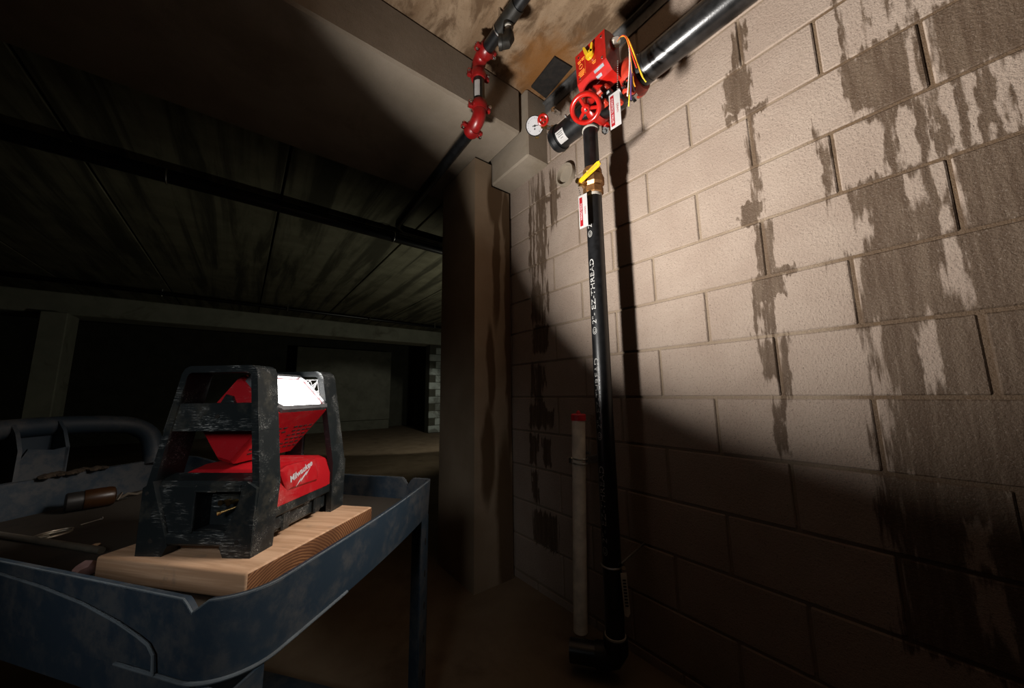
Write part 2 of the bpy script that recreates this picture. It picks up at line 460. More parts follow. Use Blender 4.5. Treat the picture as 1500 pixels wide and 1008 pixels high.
# ------------------------------------------------------------------ mesh helpers
class B:
    """collects simple solids into one mesh"""

    def __init__(self):
        self.bm = bmesh.new()

    def box(self, c, s, bev=0.0, rot=None, seg=1):
        r = bmesh.ops.create_cube(self.bm, size=1.0)
        vs = r['verts']
        M = Matrix.Translation(c) @ (rot.to_4x4() if rot is not None else Matrix()) @ Matrix.Diagonal((s[0], s[1], s[2], 1))
        bmesh.ops.transform(self.bm, matrix=M, verts=vs)
        if bev:
            es = list({e for v in vs for e in v.link_edges})
            bmesh.ops.bevel(self.bm, geom=es, offset=bev, segments=seg, affect='EDGES', profile=0.5)
        return self

    def b2(self, x0, x1, y0, y1, z0, z1, bev=0.0):
        return self.box(((x0 + x1) / 2, (y0 + y1) / 2, (z0 + z1) / 2), (abs(x1 - x0), abs(y1 - y0), abs(z1 - z0)), bev)

    def ring(self, c, t, r, seg, nrm=None, a0=0.0):
        t = Vector(t).normalized()
        n = nrm if nrm is not None else (Vector((0, 0, 1)) if abs(t.z) < 0.9 else Vector((1, 0, 0)))
        u = t.cross(n).normalized()
        v = t.cross(u)
        return [self.bm.verts.new(Vector(c) + (u * math.cos(a0 + 2 * PI * i / seg) + v * math.sin(a0 + 2 * PI * i / seg)) * r) for i in range(seg)]

    def skin(self, rings, cap=True, closed=False):
        n = len(rings)
        for i in range(n if closed else n - 1):
            a, b = rings[i], rings[(i + 1) % n]
            k = len(a)
            for j in range(k):
                self.bm.faces.new((a[j], a[(j + 1) % k], b[(j + 1) % k], b[j]))
        if cap and not closed:
            self.bm.faces.new(rings[0][::-1])
            self.bm.faces.new(rings[-1])
        return self

    def cyl(self, p0, p1, r, seg=16, r2=None, a0=0.0):
        d = Vector(p1) - Vector(p0)
        return self.skin([self.ring(p0, d, r, seg, a0=a0), self.ring(p1, d, r if r2 is None else r2, seg, a0=a0)])

    def tube(self, pts, r, seg=10, closed=False, cap=True):
        pts = [Vector(p) for p in pts]
        n = len(pts)
        rings = []
        prev = None
        for i, p in enumerate(pts):
            a = pts[i - 1] if (i or closed) else p
            b = pts[(i + 1) % n] if (i < n - 1 or closed) else p
            t = (b - a).normalized()
            if prev is None:
                nr = Vector((0, 0, 1)) if abs(t.z) < 0.9 else Vector((1, 0, 0))
            else:
                nr = prev
            nr = (nr - t * nr.dot(t)).normalized()
            prev = nr
            u = t.cross(nr)
            rr = r[i] if isinstance(r, (list, tuple)) else r
            rings.append([self.bm.verts.new(p + (nr * math.cos(2 * PI * j / seg) + u * math.sin(2 * PI * j / seg)) * rr) for j in range(seg)])
        return self.skin(rings, cap=cap, closed=closed)

    def lathe(self, p, axis, prof, seg=24):
        """prof: list of (distance along axis, radius)"""
        ax = Vector(axis).normalized()
        return self.skin([self.ring(Vector(p) + ax * h, ax, max(r, 1e-4), seg) for h, r in prof])

    def torus(self, c, axis, R, r, seg=32, k=10):
        ax = Vector(axis).normalized()
        n = Vector((0, 0, 1)) if abs(ax.z) < 0.9 else Vector((1, 0, 0))
        u = ax.cross(n).normalized()
        v = ax.cross(u)
        pts = [Vector(c) + (u * math.cos(2 * PI * i / seg) + v * math.sin(2 * PI * i / seg)) * R for i in range(seg)]
        rings = []
        for i, p in enumerate(pts):
            o = (p - Vector(c)).normalized()
            rings.append([self.bm.verts.new(p + (o * math.cos(2 * PI * j / k) + ax * math.sin(2 * PI * j / k)) * r) for j in range(k)])
        return self.skin(rings, closed=True)

    def prism(self, poly, o, ux, uy, depth):
        """polygon in the plane (ux, uy) at o, extruded by the vector depth"""
        o, ux, uy, dv = Vector(o), Vector(ux), Vector(uy), Vector(depth)
        a = [self.bm.verts.new(o + ux * p[0] + uy * p[1]) for p in poly]
        b = [self.bm.verts.new(o + ux * p[0] + uy * p[1] + dv) for p in poly]
        n = len(poly)
        self.bm.faces.new(a[::-1])
        self.bm.faces.new(b)
        for i in range(n):
            self.bm.faces.new((a[i], a[(i + 1) % n], b[(i + 1) % n], b[i]))
        return self

    def bevel_all(self, off, ang=30, seg=2):
        es = [e for e in self.bm.edges if len(e.link_faces) == 2 and e.calc_face_angle(0) > math.radians(ang)]
        bmesh.ops.bevel(self.bm, geom=es, offset=off, segments=seg, affect='EDGES', profile=0.5, clamp_overlap=True)
        return self

    def mesh(self, name, mat, smooth=35):
        bmesh.ops.recalc_face_normals(self.bm, faces=self.bm.faces)
        me = bpy.data.meshes.new(name)
        self.bm.to_mesh(me)
        self.bm.free()
        me.materials.append(MATS[mat])
        if smooth:
            for p in me.polygons:
                p.use_smooth = True
            me.set_sharp_from_angle(angle=math.radians(smooth))
        return me


def tag(o, label=None, cat=None, group=None, kind=None):
    if label:
        o['label'] = label
    if cat:
        o['category'] = cat
    if group:
        o['group'] = group
    if kind:
        o['kind'] = kind
    return o


def thing(name, label, cat, loc=(0, 0, 0), rotz=0.0, group=None):
    o = bpy.data.objects.new(name, None)
    o.empty_display_size = 0.05
    COL.objects.link(o)
    o.location = loc
    o.rotation_euler = (0, 0, rotz)
    return tag(o, label, cat, group)


def root_of(o):
    while o.parent:
        o = o.parent
    return o


def part(name, b, mat, parent, label=None, smooth=35, world=True, sc_=1.0):
    """one mesh under a thing; world=True: vertices were written in scene coordinates"""
    me = b.mesh(name, mat, smooth)
    if world:
        me.transform(Matrix.Translation(-root_of(parent).location))
    elif sc_ != 1.0:
        me.transform(Matrix.Scale(sc_, 4))
    o = bpy.data.objects.new(name, me)
    COL.objects.link(o)
    o.parent = parent
    if label:
        o['label'] = label
    return o


def solo(name, b, mat, label, cat, group=None, smooth=35, kind=None, loc=None):
    me = b.mesh(name, mat, smooth)
    if loc is not None:
        me.transform(Matrix.Translation(-Vector(loc)))
    o = bpy.data.objects.new(name, me)
    COL.objects.link(o)
    if loc is not None:
        o.location = loc
    return tag(o, label, cat, group, kind)


def struct(name, b, mat, label=None, parent=None, smooth=0):
    o = bpy.data.objects.new(name, b.mesh(name, mat, smooth))
    COL.objects.link(o)
    if parent is not None:
        o.parent = parent
    else:
        o['kind'] = 'structure'
        o['label'] = label
        o['category'] = name.split('_')[0] if name.split('_')[0] in ('wall', 'floor', 'ceiling', 'trim') else name.split('_')[-1]
    return o


def text_verts(s, size, shear=0.0, bold=0.0, extrude=0.0, align='LEFT'):
    """flat letters as (vertices, faces) in the x/y plane"""
    cu = bpy.data.curves.new('letters', 'FONT')
    cu.body = s
    cu.size = size
    cu.shear = shear
    cu.offset = bold
    cu.align_x = align
    cu.resolution_u = 3
    ob = bpy.data.objects.new('letters', cu)
    COL.objects.link(ob)
    bpy.context.view_layer.update()
    dg = bpy.context.evaluated_depsgraph_get()
    me = bpy.data.meshes.new_from_object(ob.evaluated_get(dg))
    vs = [v.co.copy() for v in me.vertices]
    fs = [tuple(p.vertices) for p in me.polygons]
    bpy.data.objects.remove(ob)
    bpy.data.curves.remove(cu)
    bpy.data.meshes.remove(me)
    return vs, fs


def letters(s, size, o, ux, uy, **kw):
    """letters laid on a plane"""
    vs, fs = text_verts(s, size, **kw)
    b = B()
    o, ux, uy = Vector(o), Vector(ux), Vector(uy)
    nv = [b.bm.verts.new(o + ux * v.x + uy * v.y) for v in vs]
    for f in fs:
        try:
            b.bm.faces.new([nv[i] for i in f])
        except ValueError:
            pass
    return b


def wrap_letters(s, size, cx, cy, r, z0, a_base, length=None):
    """letters running up a vertical pipe"""
    vs, fs = text_verts(s, size)
    w_ = max(v.x for v in vs) or 1
    k = (length / w_) if length else 1.0
    b = B()
    nv = []
    for v in vs:
        a = a_base - v.y / r
        nv.append(b.bm.verts.new((cx + (r + 0.0007) * math.cos(a), cy + (r + 0.0007) * math.sin(a), z0 + v.x * k)))
    for f in fs:
        try:
            b.bm.faces.new([nv[i] for i in f])
        except ValueError:
            pass
    return b


def joinb(a, b):
    """append builder b to builder a"""
    me = bpy.data.meshes.new('tmp')
    b.bm.to_mesh(me)
    b.bm.free()
    a.bm.from_mesh(me)
    bpy.data.meshes.remove(me)
    return a


def arc3(c, u, v, r, a0, a1, n):
    c, u, v = Vector(c), Vector(u), Vector(v)
    return [c + (u * math.cos(a0 + (a1 - a0) * i / n) + v * math.sin(a0 + (a1 - a0) * i / n)) * r for i in range(n + 1)]


# ------------------------------------------------------------------ the garage shell
FZ, CZ = -1.085, 1.83
WX = 1.383
struct('floor', B().b2(-9, 9, -2.5, 14, FZ - 0.2, FZ), 'floor_concrete', 'stained brown concrete garage floor')

# masonry wall: mortar bed with every block standing proud of it
wall = struct('wall_right', B().b2(WX + 0.0055, WX + 0.2, -1.4, 2.15, FZ, CZ), 'mortar', 'damp concrete block wall with dark water stains')
bb = B()
bb.box((0.03, 0, 0), (0.06, 0.3964, 0.1932), 0.0035)
block_me = bb.mesh('block', 'block_concrete', 0)
Z0, Y0 = -0.0236, -0.0465
for k in range(-5, 9):
    zc = Z0 + (k + 0.5) * 0.2032
    sh = 0.0 if k % 2 == 0 else 0.5
    for u in range(-3, 5):
        yc = Y0 + (u + 0.5 + sh) * 0.4064
        if yc - 0.2 > 1.8 or yc < -1.2:
            continue
        o = bpy.data.objects.new('block', block_me)
        COL.objects.link(o)
        o.parent = wall
        o.location = (WX + random.uniform(-0.0012, 0.0012), yc + random.uniform(-0.001, 0.001), zc)
        o.rotation_euler = (0, random.uniform(-0.004, 0.004), random.uniform(-0.003, 0.003))
# cut starter course at the floor
for u in range(-3, 5):
    yc = Y0 + (u + 0.5) * 0.4064
    h = Z0 - 5 * 0.2032 - 0.01 - FZ
    o = bpy.data.objects.new('block', block_me)
    COL.objects.link(o)
    o.parent = wall
    o.location = (WX, yc, FZ + h / 2)
    o.scale = (1, 1, h / 0.1932)

# steel angle along the head of the wall
struct('trim_1', B().b2(WX - 0.008, WX + 0.05, -1.4, 1.40, 1.735, 1.795).b2(WX - 0.03, WX + 0.05, -1.4, 1.40, 1.795, 1.805), 'galv', 'grey steel angle along the top of the block wall')

# hollow core planks of the ceiling
ceil = struct('ceiling', B().b2(-9, 9, -2.5, 14, CZ + 0.02, CZ + 0.2), 'dark_gap', 'concrete plank ceiling')
for y0, y1, mat, x0 in ((-2.5, 1.60, 'stained_plank', -1.0), (2.2, 9.6, 'far_plank', -1.10)):
    for i in range(-5, 6):
        xa = x0 + i * 1.25
        ob_ = struct('plank', B().b2(xa + 0.008, xa + 1.242, y0, y1, CZ, CZ + 0.04, 0.006), mat, parent=ceil)

# the big beam over the column, its haunch on the block wall, and the column
struct('concrete_beam', B().b2(-7, 1.205, 1.44, 2.38, 1.54, CZ + 0.001, 0.012), 'beam_concrete', 'deep concrete beam crossing above the red couplings')
struct('haunch_block', B().b2(1.222, WX + 0.03, 1.40, 2.25, 1.385, CZ + 0.001, 0.01), 'haunch_concrete', 'short lower concrete beam end bearing at the block wall')['category'] = 'beam'
cb = B()
cb.prism([(1.085, FZ), (1.360, FZ), (1.360, 1.368), (1.214, 1.368), (1.214, 1.525), (1.085, 1.525)], (0, 1.765, 0), (1, 0, 0), (0, 0, 1), (0, 0.45, 0))
cb.bevel_all(0.008, seg=1)
struct('concrete_column', cb, 'column_concrete', 'square concrete column with brown water stains beside the block wall')
# dark bearing pads between column and beams
struct('trim_2', B().b2(1.095, 1.205, 1.775, 2.2, 1.5255, 1.5395), 'dark_gap', 'black bearing pad between column and deep beam')
struct('trim_3', B().b2(1.222, 1.36, 1.775, 2.2, 1.3685, 1.3845), 'dark_gap', 'black bearing pad under the short lower beam end')

# the far end of the garage
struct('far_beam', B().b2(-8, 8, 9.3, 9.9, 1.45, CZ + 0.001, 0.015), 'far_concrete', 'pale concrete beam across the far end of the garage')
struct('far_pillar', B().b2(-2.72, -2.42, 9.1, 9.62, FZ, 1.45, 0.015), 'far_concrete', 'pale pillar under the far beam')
pier = struct('wall_back', B().b2(4.27, 7.0, 9.42, 9.7, FZ, 1.45), 'back_concrete', 'painted block pier under the far beam')
pb = B()
pb.box((0, 0.03, 0), (0.394, 0.06, 0.193), 0.012)
pier_me = pb.mesh('block', 'painted_block', 0)
for k in range(12):
    for u in range(4):
        o = bpy.data.objects.new('block', pier_me)
        COL.objects.link(o)
        o.parent = pier
        o.location = (4.46 + 0.4 * u + (0.2 if k % 2 else 0), 9.40 + random.uniform(0, 0.01), FZ + 0.105 + 0.205 * k)
struct('wall_far', B().b2(-9, 9, 12.6, 12.8, FZ, CZ), 'back_concrete', 'dark concrete wall beyond the far beam')
struct('wall_panel', B().b2(1.2, 3.95, 11.8, 12.0, FZ + 0.3, 1.45, 0.01).b2(1.2, 3.95, 11.86, 12.0, FZ, FZ + 0.3), 'panel_concrete', 'lone concrete wall panel past the far beam')
struct('wall_pilaster', B().b2(4.9, 5.32, 11.8, 12.05, FZ, 1.6, 0.01), 'back_concrete', 'narrow dark pilaster beside the painted pier')

# black plate added for the dark inside a ceiling recess in the corner
pl = B()
pl.prism([(1.215, 1.150), (1.335, 1.135), (1.36, 1.375), (1.235, 1.37)], (0, 0, CZ - 0.012), (1, 0, 0), (0, 1, 0), (0, 0, 0.016))
solo('recess_plate', pl.bevel_all(0.003, seg=1), 'recess_black', 'black plate standing in for a dark recess in the ceiling corner', 'plate', loc=(1.28, 1.26, CZ - 0.01))

# pipe stub through the wall
t = thing('pipe_sleeve', 'short pale pipe stub set in the block wall beside the brass valve', 'pipe', (WX, 1.243, 1.231))
sb = B()
rings = []
for h, r in ((0.0, 0.064), (-0.028, 0.064), (-0.028, 0.054), (0.004, 0.054)):
    rings.append(sb.ring((WX + h, 1.243, 1.231), (1, 0, 0), r, 28))
sb.skin(rings, cap=False)
part('sleeve', sb, 'haunch_concrete', t)
part('plug', B().cyl((WX + 0.001, 1.243, 1.231), (WX - 0.004, 1.243, 1.231), 0.0545, 28), 'haunch_concrete', t)


# ------------------------------------------------------------------ grooved couplings (shared builder)
def coupling(t, p, d, ear, R, mat='coupling_red_dim', wd=0.05):
    """housing with two bolted ears"""
    p, d, ear = Vector(p), Vector(d).normalized(), Vector(ear).normalized()
    n = d.cross(ear).normalized()
    b = B()
    b.lathe(p - d * wd / 2, d, [(0, R * 1.02), (0, R * 1.22), (wd * 0.16, R * 1.34), (wd * 0.35, R * 1.42), (wd * 0.65, R * 1.42), (wd * 0.84, R * 1.34), (wd, R * 1.22), (wd, R * 1.02)], 26)
    for s in (-1, 1):
        c = p + ear * s * R * 1.62
        rot = Matrix((ear, n, d)).transposed()
        b.box(c, (R * 0.75, R * 0.75, wd * 0.8), R * 0.16, rot)
    h = part('coupling_housing', b, mat, t)
    for s in (-1, 1):
        c = p + ear * s * R * 1.75
        bb_ = B().cyl(c - n * R * 0.85, c + n * R * 0.75, R * 0.17, 8).cyl(c - n * R * 0.62, c - n * R * 0.42, R * 0.32, 6).cyl(c + n * R * 0.40, c + n * R * 0.62, R * 0.30, 10)
        part('bolt', bb_, 'chrome', h)


# ------------------------------------------------------------------ sprinkler branch under the beam
PX = 0.835
ZH, ZL, YD, RB = 1.70, 1.37, 1.335, 0.029
t = thing('sprinkler_branch', 'black offset pipe with red couplings stepping down below the concrete beam', 'pipe', (PX, YD, ZL))
part('upper_pipe', B().cyl((PX, -0.2, ZH), (PX, YD - 0.055, ZH), RB, 18), 'black_pipe', t)
drop = part('drop_pipe', B().cyl((PX + 0.005, YD, ZH - 0.05), (PX + 0.012, YD, ZL + 0.05), RB, 18), 'black_pipe', t)
part('lower_pipe', B().tube([(PX + 0.014, YD + 0.05, ZL), (PX + 0.06, 2.6, ZL), (PX + 0.075, 2.66, ZL), (PX + 0.13, 2.70, ZL), (3.2, 2.72, ZL)], RB, 14), 'black_pipe', t)
for nm, c, u, v in (('upper_elbow', (PX, YD - 0.055, ZH - 0.055), (0, 0, 1), (0, 1, 0)), ('lower_elbow', (PX + 0.012, YD + 0.055, ZL + 0.055), (0, -1, 0), (0, 0, -1))):
    part(nm, B().tube(arc3(c, u, v, 0.055, 0, PI / 2, 8), RB * 1.18, 18), 'coupling_red_dim', t)
coupling(t, (PX, YD - 0.075, ZH), (0, 1, 0), (1, 0, 0.15), RB)
coupling(t, (PX + 0.004, YD, ZH - 0.078), (0, 0, 1), (1, -0.25, 0), RB)
coupling(t, (PX + 0.012, YD, ZL + 0.078), (0, 0, 1), (1, -0.25, 0), RB)
coupling(t, (PX + 0.014, YD + 0.078, ZL), (0, 1, 0), (1, 0, -0.1), RB)
lb = B()
for a0, a1, z0, z1 in ((3.3, 4.3, 1.485, 1.575),):
    rr = []
    for i in range(6):
        a = a0 + (a1 - a0) * i / 5
        rr.append((PX + 0.008 + (RB + 0.0008) * math.cos(a), YD + (RB + 0.0008) * math.sin(a)))
    for i in range(5):
        lb.bm.faces.new([lb.bm.verts.new((rr[i][0], rr[i][1], z0)), lb.bm.verts.new((rr[i + 1][0], rr[i + 1][1], z0)), lb.bm.verts.new((rr[i + 1][0], rr[i + 1][1], z1)), lb.bm.verts.new((rr[i][0], rr[i][1], z1))])
part('pipe_label', lb, 'white_paper', t, 'small pale sticker on the drop pipe')
# outlet with a short nipple and elbow
tb = B().cyl((PX, 1.0, ZH), (PX, 1.13, ZH), RB * 1.2, 18).cyl((PX, 1.072, ZH), (PX, 1.072, ZH - 0.045), RB * 0.8, 14)
part('outlet_tee', tb, 'dark_fitting', t)
part('nipple', B().cyl((PX, 1.072, ZH - 0.03), (PX + 0.002, 1.072, ZH - 0.085), 0.0175, 16), 'grey_fitting', t)
eb = B().tube([(PX + 0.002, 1.072, ZH - 0.075), (PX + 0.002, 1.073, ZH - 0.10), (PX - 0.006, 1.079, ZH - 0.118), (PX - 0.024, 1.094, ZH - 0.122)], [0.022, 0.027, 0.029, 0.028], 18)
eb.cyl((PX - 0.022, 1.092, ZH - 0.122), (PX - 0.034, 1.102, ZH - 0.122), 0.031, 18)
part('nipple_elbow', eb, 'dark_fitting', t)
part('tape_collar', B().cyl((PX, 1.072, ZH - 0.044), (PX, 1.072, ZH - 0.052), 0.019, 14), 'white_tape', t)
hb = B().torus((PX, 1.14, ZH), (0, 1, 0), RB + 0.004, 0.004, 20, 6).cyl((PX, 1.14, ZH + RB), (PX, 1.14, CZ), 0.005, 8)
part('ring_hanger', hb, 'zinc', t)

# ------------------------------------------------------------------ fire main along the wall head, with its valve
MX, MZ, MR = 1.205, 1.31, 0.057
t = thing('fire_main', 'thick black steel fire main running under the ceiling beside the block wall', 'pipe', (MX, 0.0, MZ))
part('main_pipe', B().cyl((MX, -1.2, MZ), (MX, 0.655, MZ), MR, 32), 'steel_pipe', t, 'scratched glossy steel pipe')
part('groove_ring', B().cyl((MX, 0.625, MZ), (MX, 0.66, MZ), MR + 0.0015, 32), 'black_pipe', t)
coupling(t, (MX, 0.69, MZ), (0, 1, 0), (-0.5, 0, -1), MR, 'dull_red', 0.062)
hb = B().torus((MX, -0.45, MZ), (0, 1, 0), MR + 0.006, 0.006, 28, 8).cyl((MX, -0.45, MZ + MR), (MX, -0.45, CZ), 0.006, 8)
part('ring_hanger', hb, 'zinc', t)

VY = 0.80
t = thing('supervised_valve', 'red supervised valve with handwheel, switch box and loose wires', 'valve', (MX, VY, MZ))
vb = B()
vb.lathe((MX, VY - 0.065, MZ), (0, 1, 0), [(0, MR), (0, MR + 0.006), (0.03, MR + 0.008), (0.035, MR + 0.02), (0.095, MR + 0.02), (0.10, MR + 0.008), (0.13, MR + 0.006), (0.13, MR)], 30)
part('valve_body', vb, 'black_pipe', t)
nb = B().cyl((MX - 0.05, VY, MZ + 0.01), (MX - 0.135, VY, MZ + 0.045), 0.030, 18).box((MX - 0.125, VY, MZ + 0.045), (0.02, 0.085, 0.085), 0.006)
part('valve_neck', nb, 'black_pipe', t)
coupling(t, (MX, VY + 0.085, MZ), (0, 1, 0), (-0.75, 0, 0.66), MR, 'red_paint', 0.05)
# switch box: sloping lower face, chamfered
BX0, BX1 = 1.045, 1.135
pf = [(0.868, 1.457), (0.712, 1.452), (0.712, 1.318), (0.862, 1.312)]      # front outline (y, z)
bxs = B()
fr = [bxs.bm.verts.new((BX0, y, z)) for y, z in pf]
md = [bxs.bm.verts.new((BX0 + 0.03, y + dy, z + dz)) for (y, z), dy, dz in zip(pf, (0.004, -0.004, -0.006, 0.004), (0.004, 0.004, -0.038, -0.038))]
bk = [bxs.bm.verts.new((BX1, y + dy, z + dz)) for (y, z), dy, dz in zip(pf, (0.004, -0.004, -0.006, 0.004), (0.004, 0.004, -0.042, -0.042))]
bxs.skin([fr, md, bk])
bxs.bevel_all(0.005, 20, 2)
box = part('switch_box', bxs, 'red_paint', t)
for y, z in ((0.848, 1.435), (0.730, 1.432), (0.730, 1.335), (0.845, 1.330)):
    part('cover_screw', B().lathe((BX0 + 0.001, y, z), (-1, 0, 0), [(0, 0.005), (0.003, 0.005), (0.0045, 0.003)], 10), 'chrome', box)
# yellow position pointer: round boss with two prongs
pc = Vector((BX0 - 0.002, 0.785, 1.392))
pt = B().cyl(pc, pc + Vector((-0.010, 0, 0)), 0.019, 20)
pt.prism([(0.014, 0.0), (0.002, 0.006), (0.020, 0.052), (0.030, 0.054), (0.022, 0.018)], pc, (0, 1, 0), (0, 0, 1), (-0.012, 0, 0))
pt.prism([(-0.016, 0.002), (-0.004, 0.008), (-0.010, 0.040), (-0.017, 0.044), (-0.021, 0.036)], pc, (0, 1, 0), (0, 0, 1), (-0.010, 0, 0))
part('position_pointer', pt.bevel_all(0.002, 40, 2), 'yellow', box)
# embossed orange marks on the cover
mk = B()
for y, z, wd in ((0.845, 1.415, 0.02), (0.845, 1.407, 0.014), (0.826, 1.417, 0.016), (0.826, 1.409, 0.012), (0.836, 1.362, 0.03), (0.836, 1.354, 0.034), (0.834, 1.346, 0.028), (0.834, 1.338, 0.022), (0.770, 1.352, 0.02), (0.768, 1.344, 0.014)):
    mk.box((BX0 - 0.0006, y, z), (0.001, wd, 0.0032))
mk.torus((BX0 - 0.0006, 0.838, 1.385), (1, 0, 0), 0.0095, 0.0011, 20, 6)
mk.b2(BX0 - 0.001, BX0, 0.8145, 0.8155, 1.335, 1.42)
part('cover_marking', mk, 'orange_mark', box, smooth=0)['kind'] = 'stuff'
for yc, zz, wd in ((0.768, 1.308, 0.078), (0.772, 1.290, 0.044)):
    sl = B().box((0, 0, 0), (0.001, wd, 0.011 if wd > 0.05 else 0.012))
    me_o = part('data_label', sl, 'silver_label', box, smooth=0)
    for v in me_o.data.vertices:
        q = v.co + root_of(box).location          # undo the shift, then lay the label on the sloping face
        f_ = (1.318 - zz) / 0.038
        v.co = Vector((BX0 - 0.0015 + 0.03 * f_ + q.x - q.z * 0.62, yc + q.y, zz + q.z * 0.78)) - root_of(box).location
# stem and handwheel
HWc = Vector((1.055, 0.832, 1.185))
ax = Vector((-0.32, -0.22, -0.93)).normalized()
part('stem', B().cyl(HWc - ax * 0.105, HWc + ax * 0.006, 0.008, 12), 'dull_red', t)
hw = B().torus(HWc, ax, 0.056, 0.0105, 40, 12)
uu = ax.cross(Vector((0, 1, 0))).normalized()
vv = ax.cross(uu)
for k in range(3):
    a = 0.9 + k * 2 * PI / 3
    d_ = uu * math.cos(a) + vv * math.sin(a)
    s_ = ax.cross(d_)
    rot = Matrix((d_, s_, ax)).transposed()
    hw.box(HWc + d_ * 0.032, (0.052, 0.014, 0.010), 0.003, rot)
hw.lathe(HWc - ax * 0.010, ax, [(0, 0.017), (0.016, 0.019), (0.022, 0.014)], 18)
wh = part('handwheel', hw, 'red_paint', t)
part('wheel_nut', B().cyl(HWc + ax * 0.01, HWc + ax * 0.018, 0.005, 6), 'zinc', wh)
# black link from the main to the gear box, with red clamp lugs seen under the box
lk = B().cyl((1.12, 0.79, 1.30), (1.14, 0.78, 1.235), 0.026, 16).box((1.115, 0.765, 1.235), (0.03, 0.05, 0.02), 0.006)
part('gear_link', lk, 'black_pipe', t)
for c, s in (((1.105, 0.775, 1.255), (0.035, 0.055, 0.022)), ((1.115, 0.79, 1.205), (0.035, 0.05, 0.022)), ((1.13, 0.735, 1.17), (0.03, 0.06, 0.02))):
    part('clamp_lug', B().box(c, s, 0.006), 'dull_red', t)
# white wire connector and the loose wires
part('wire_connector', B().cyl((1.095, 0.722, 1.425), (1.095, 0.690, 1.405), 0.019, 10), 'white_tape', t)
ws = Vector((1.095, 0.690, 1.405))
for mat, end, bow, dz in (('wire_red', (1.08, 0.655, 1.26), 0.012, 0.03), ('wire_orange', (1.075, 0.668, 1.185), 0.008, 0.02), ('wire_yellow', (1.07, 0.622, 1.165), 0.010, 0.025), ('wire_orange', (1.07, 0.630, 1.185), 0.006, 0.02),
                          ('wire_yellow', (1.085, 0.700, 1.135), -0.004, 0.01), ('wire_purple', (1.075, 0.686, 1.145), -0.004, 0.012), ('wire_white', (1.07, 0.695, 1.165), -0.002, 0.015), ('wire_black', (1.075, 0.672, 1.17), 0.0, 0.01)):
    e_ = Vector(end) + Vector((0, -0.050, -0.055))
    k1 = Vector((ws.x - 0.012, 0.630 + bow * 0.5, 1.415 + dz * 0.4))
    k2 = Vector((1.07, 0.612 + bow, 1.32))
    k3 = Vector((1.07, (e_.y * 0.6 + 0.4 * k2.y) + bow * 0.3, (e_.z * 0.55 + 1.31 * 0.45)))
    pts = []
    ctrl = [ws, k1, k2, k3, e_]
    for i in range(17):       # Bezier through the control points
        tt = i / 16
        p = Vector((0, 0, 0))
        for j, c in enumerate(ctrl):
            p += c * (math.comb(4, j) * tt ** j * (1 - tt) ** (4 - j))
        pts.append(p)
    pts[-1] += Vector((0, 0.004 * random.uniform(-1, 1), 0))
    part('wire', B().tube(pts, 0.0024, 6), mat, t, {'wire_red': 'red wire', 'wire_orange': 'orange wire', 'wire_yellow': 'yellow wire', 'wire_purple': 'purple wire', 'wire_white': 'white wire with bare end', 'wire_black': 'black wire'}[mat])


def sign(name, label, y0, y1, z0, z1, x, line1, line2, sz1, sz2, skew):
    """red and white plastic sign hung on a bead chain; its lettering runs from top to bottom"""
    t = thing(name, label, 'sign', (x, (y0 + y1) / 2, (z0 + z1) / 2))
    # y0 = edge towards the column, y1 = edge towards the viewer
    ux = Vector((skew, y1 - y0, 0)).normalized()
    wdt = Vector((skew, y1 - y0, 0)).length
    hgt = z1 - z0
    o = Vector((x, y0, z0))
    n = ux.cross(Vector((0, 0, 1)))
    if n.x > 0:
        n = -n
    up = Vector((0, 0, 1))
    part('plate', B().prism([(0, 0), (wdt, 0), (wdt, hgt), (0, hgt)], o, ux, up, -n * 0.0018), 'white_paper', t, smooth=0)
    m = 0.06 * hgt
    part('red_band', B().prism([(wdt * 0.10, m), (wdt * 0.44, m), (wdt * 0.44, hgt - m), (wdt * 0.10, hgt - m)], o + n * 0.0003, ux, up, n * 0.0003), 'sign_red', t, smooth=0)
    # lettering: text direction runs downwards, tops of the letters face the viewer's edge
    a = letters(line1, sz1, o + n * 0.0009 + ux * wdt * 0.18 + up * (hgt * 0.5), -up, ux, align='CENTER', bold=0.0)
    part('lettering', a, 'print_white', t, 'white letters on the red band', smooth=0)
    a = letters(line2[0], sz2, o + n * 0.0009 + ux * wdt * 0.66 + up * (hgt * 0.5), -up, ux, align='CENTER', bold=0.0)
    part('lettering', a, 'sign_red', t, 'red letters on white', smooth=0)
    return t


def chain(t, p0, p1, n, r):
    b = B()
    for i in range(n):
        p = Vector(p0).lerp(Vector(p1), (i + 0.5) / n)
        bmesh.ops.create_icosphere(b.bm, subdivisions=1, radius=r, matrix=Matrix.Translation(p))
    part('bead_chain', b, 'zinc', t)['kind'] = 'stuff'


s1 = sign('hanging_sign', 'red and white sign hanging below the wired switch box', 0.719, 0.673, 1.010, 1.158, 1.058, 'CONTROL VALVE', ('DRAIN',), 0.0135, 0.0125, 0.004)
chain(s1, (1.075, 0.680, 1.30), (1.060, 0.680, 1.158), 14, 0.0032)

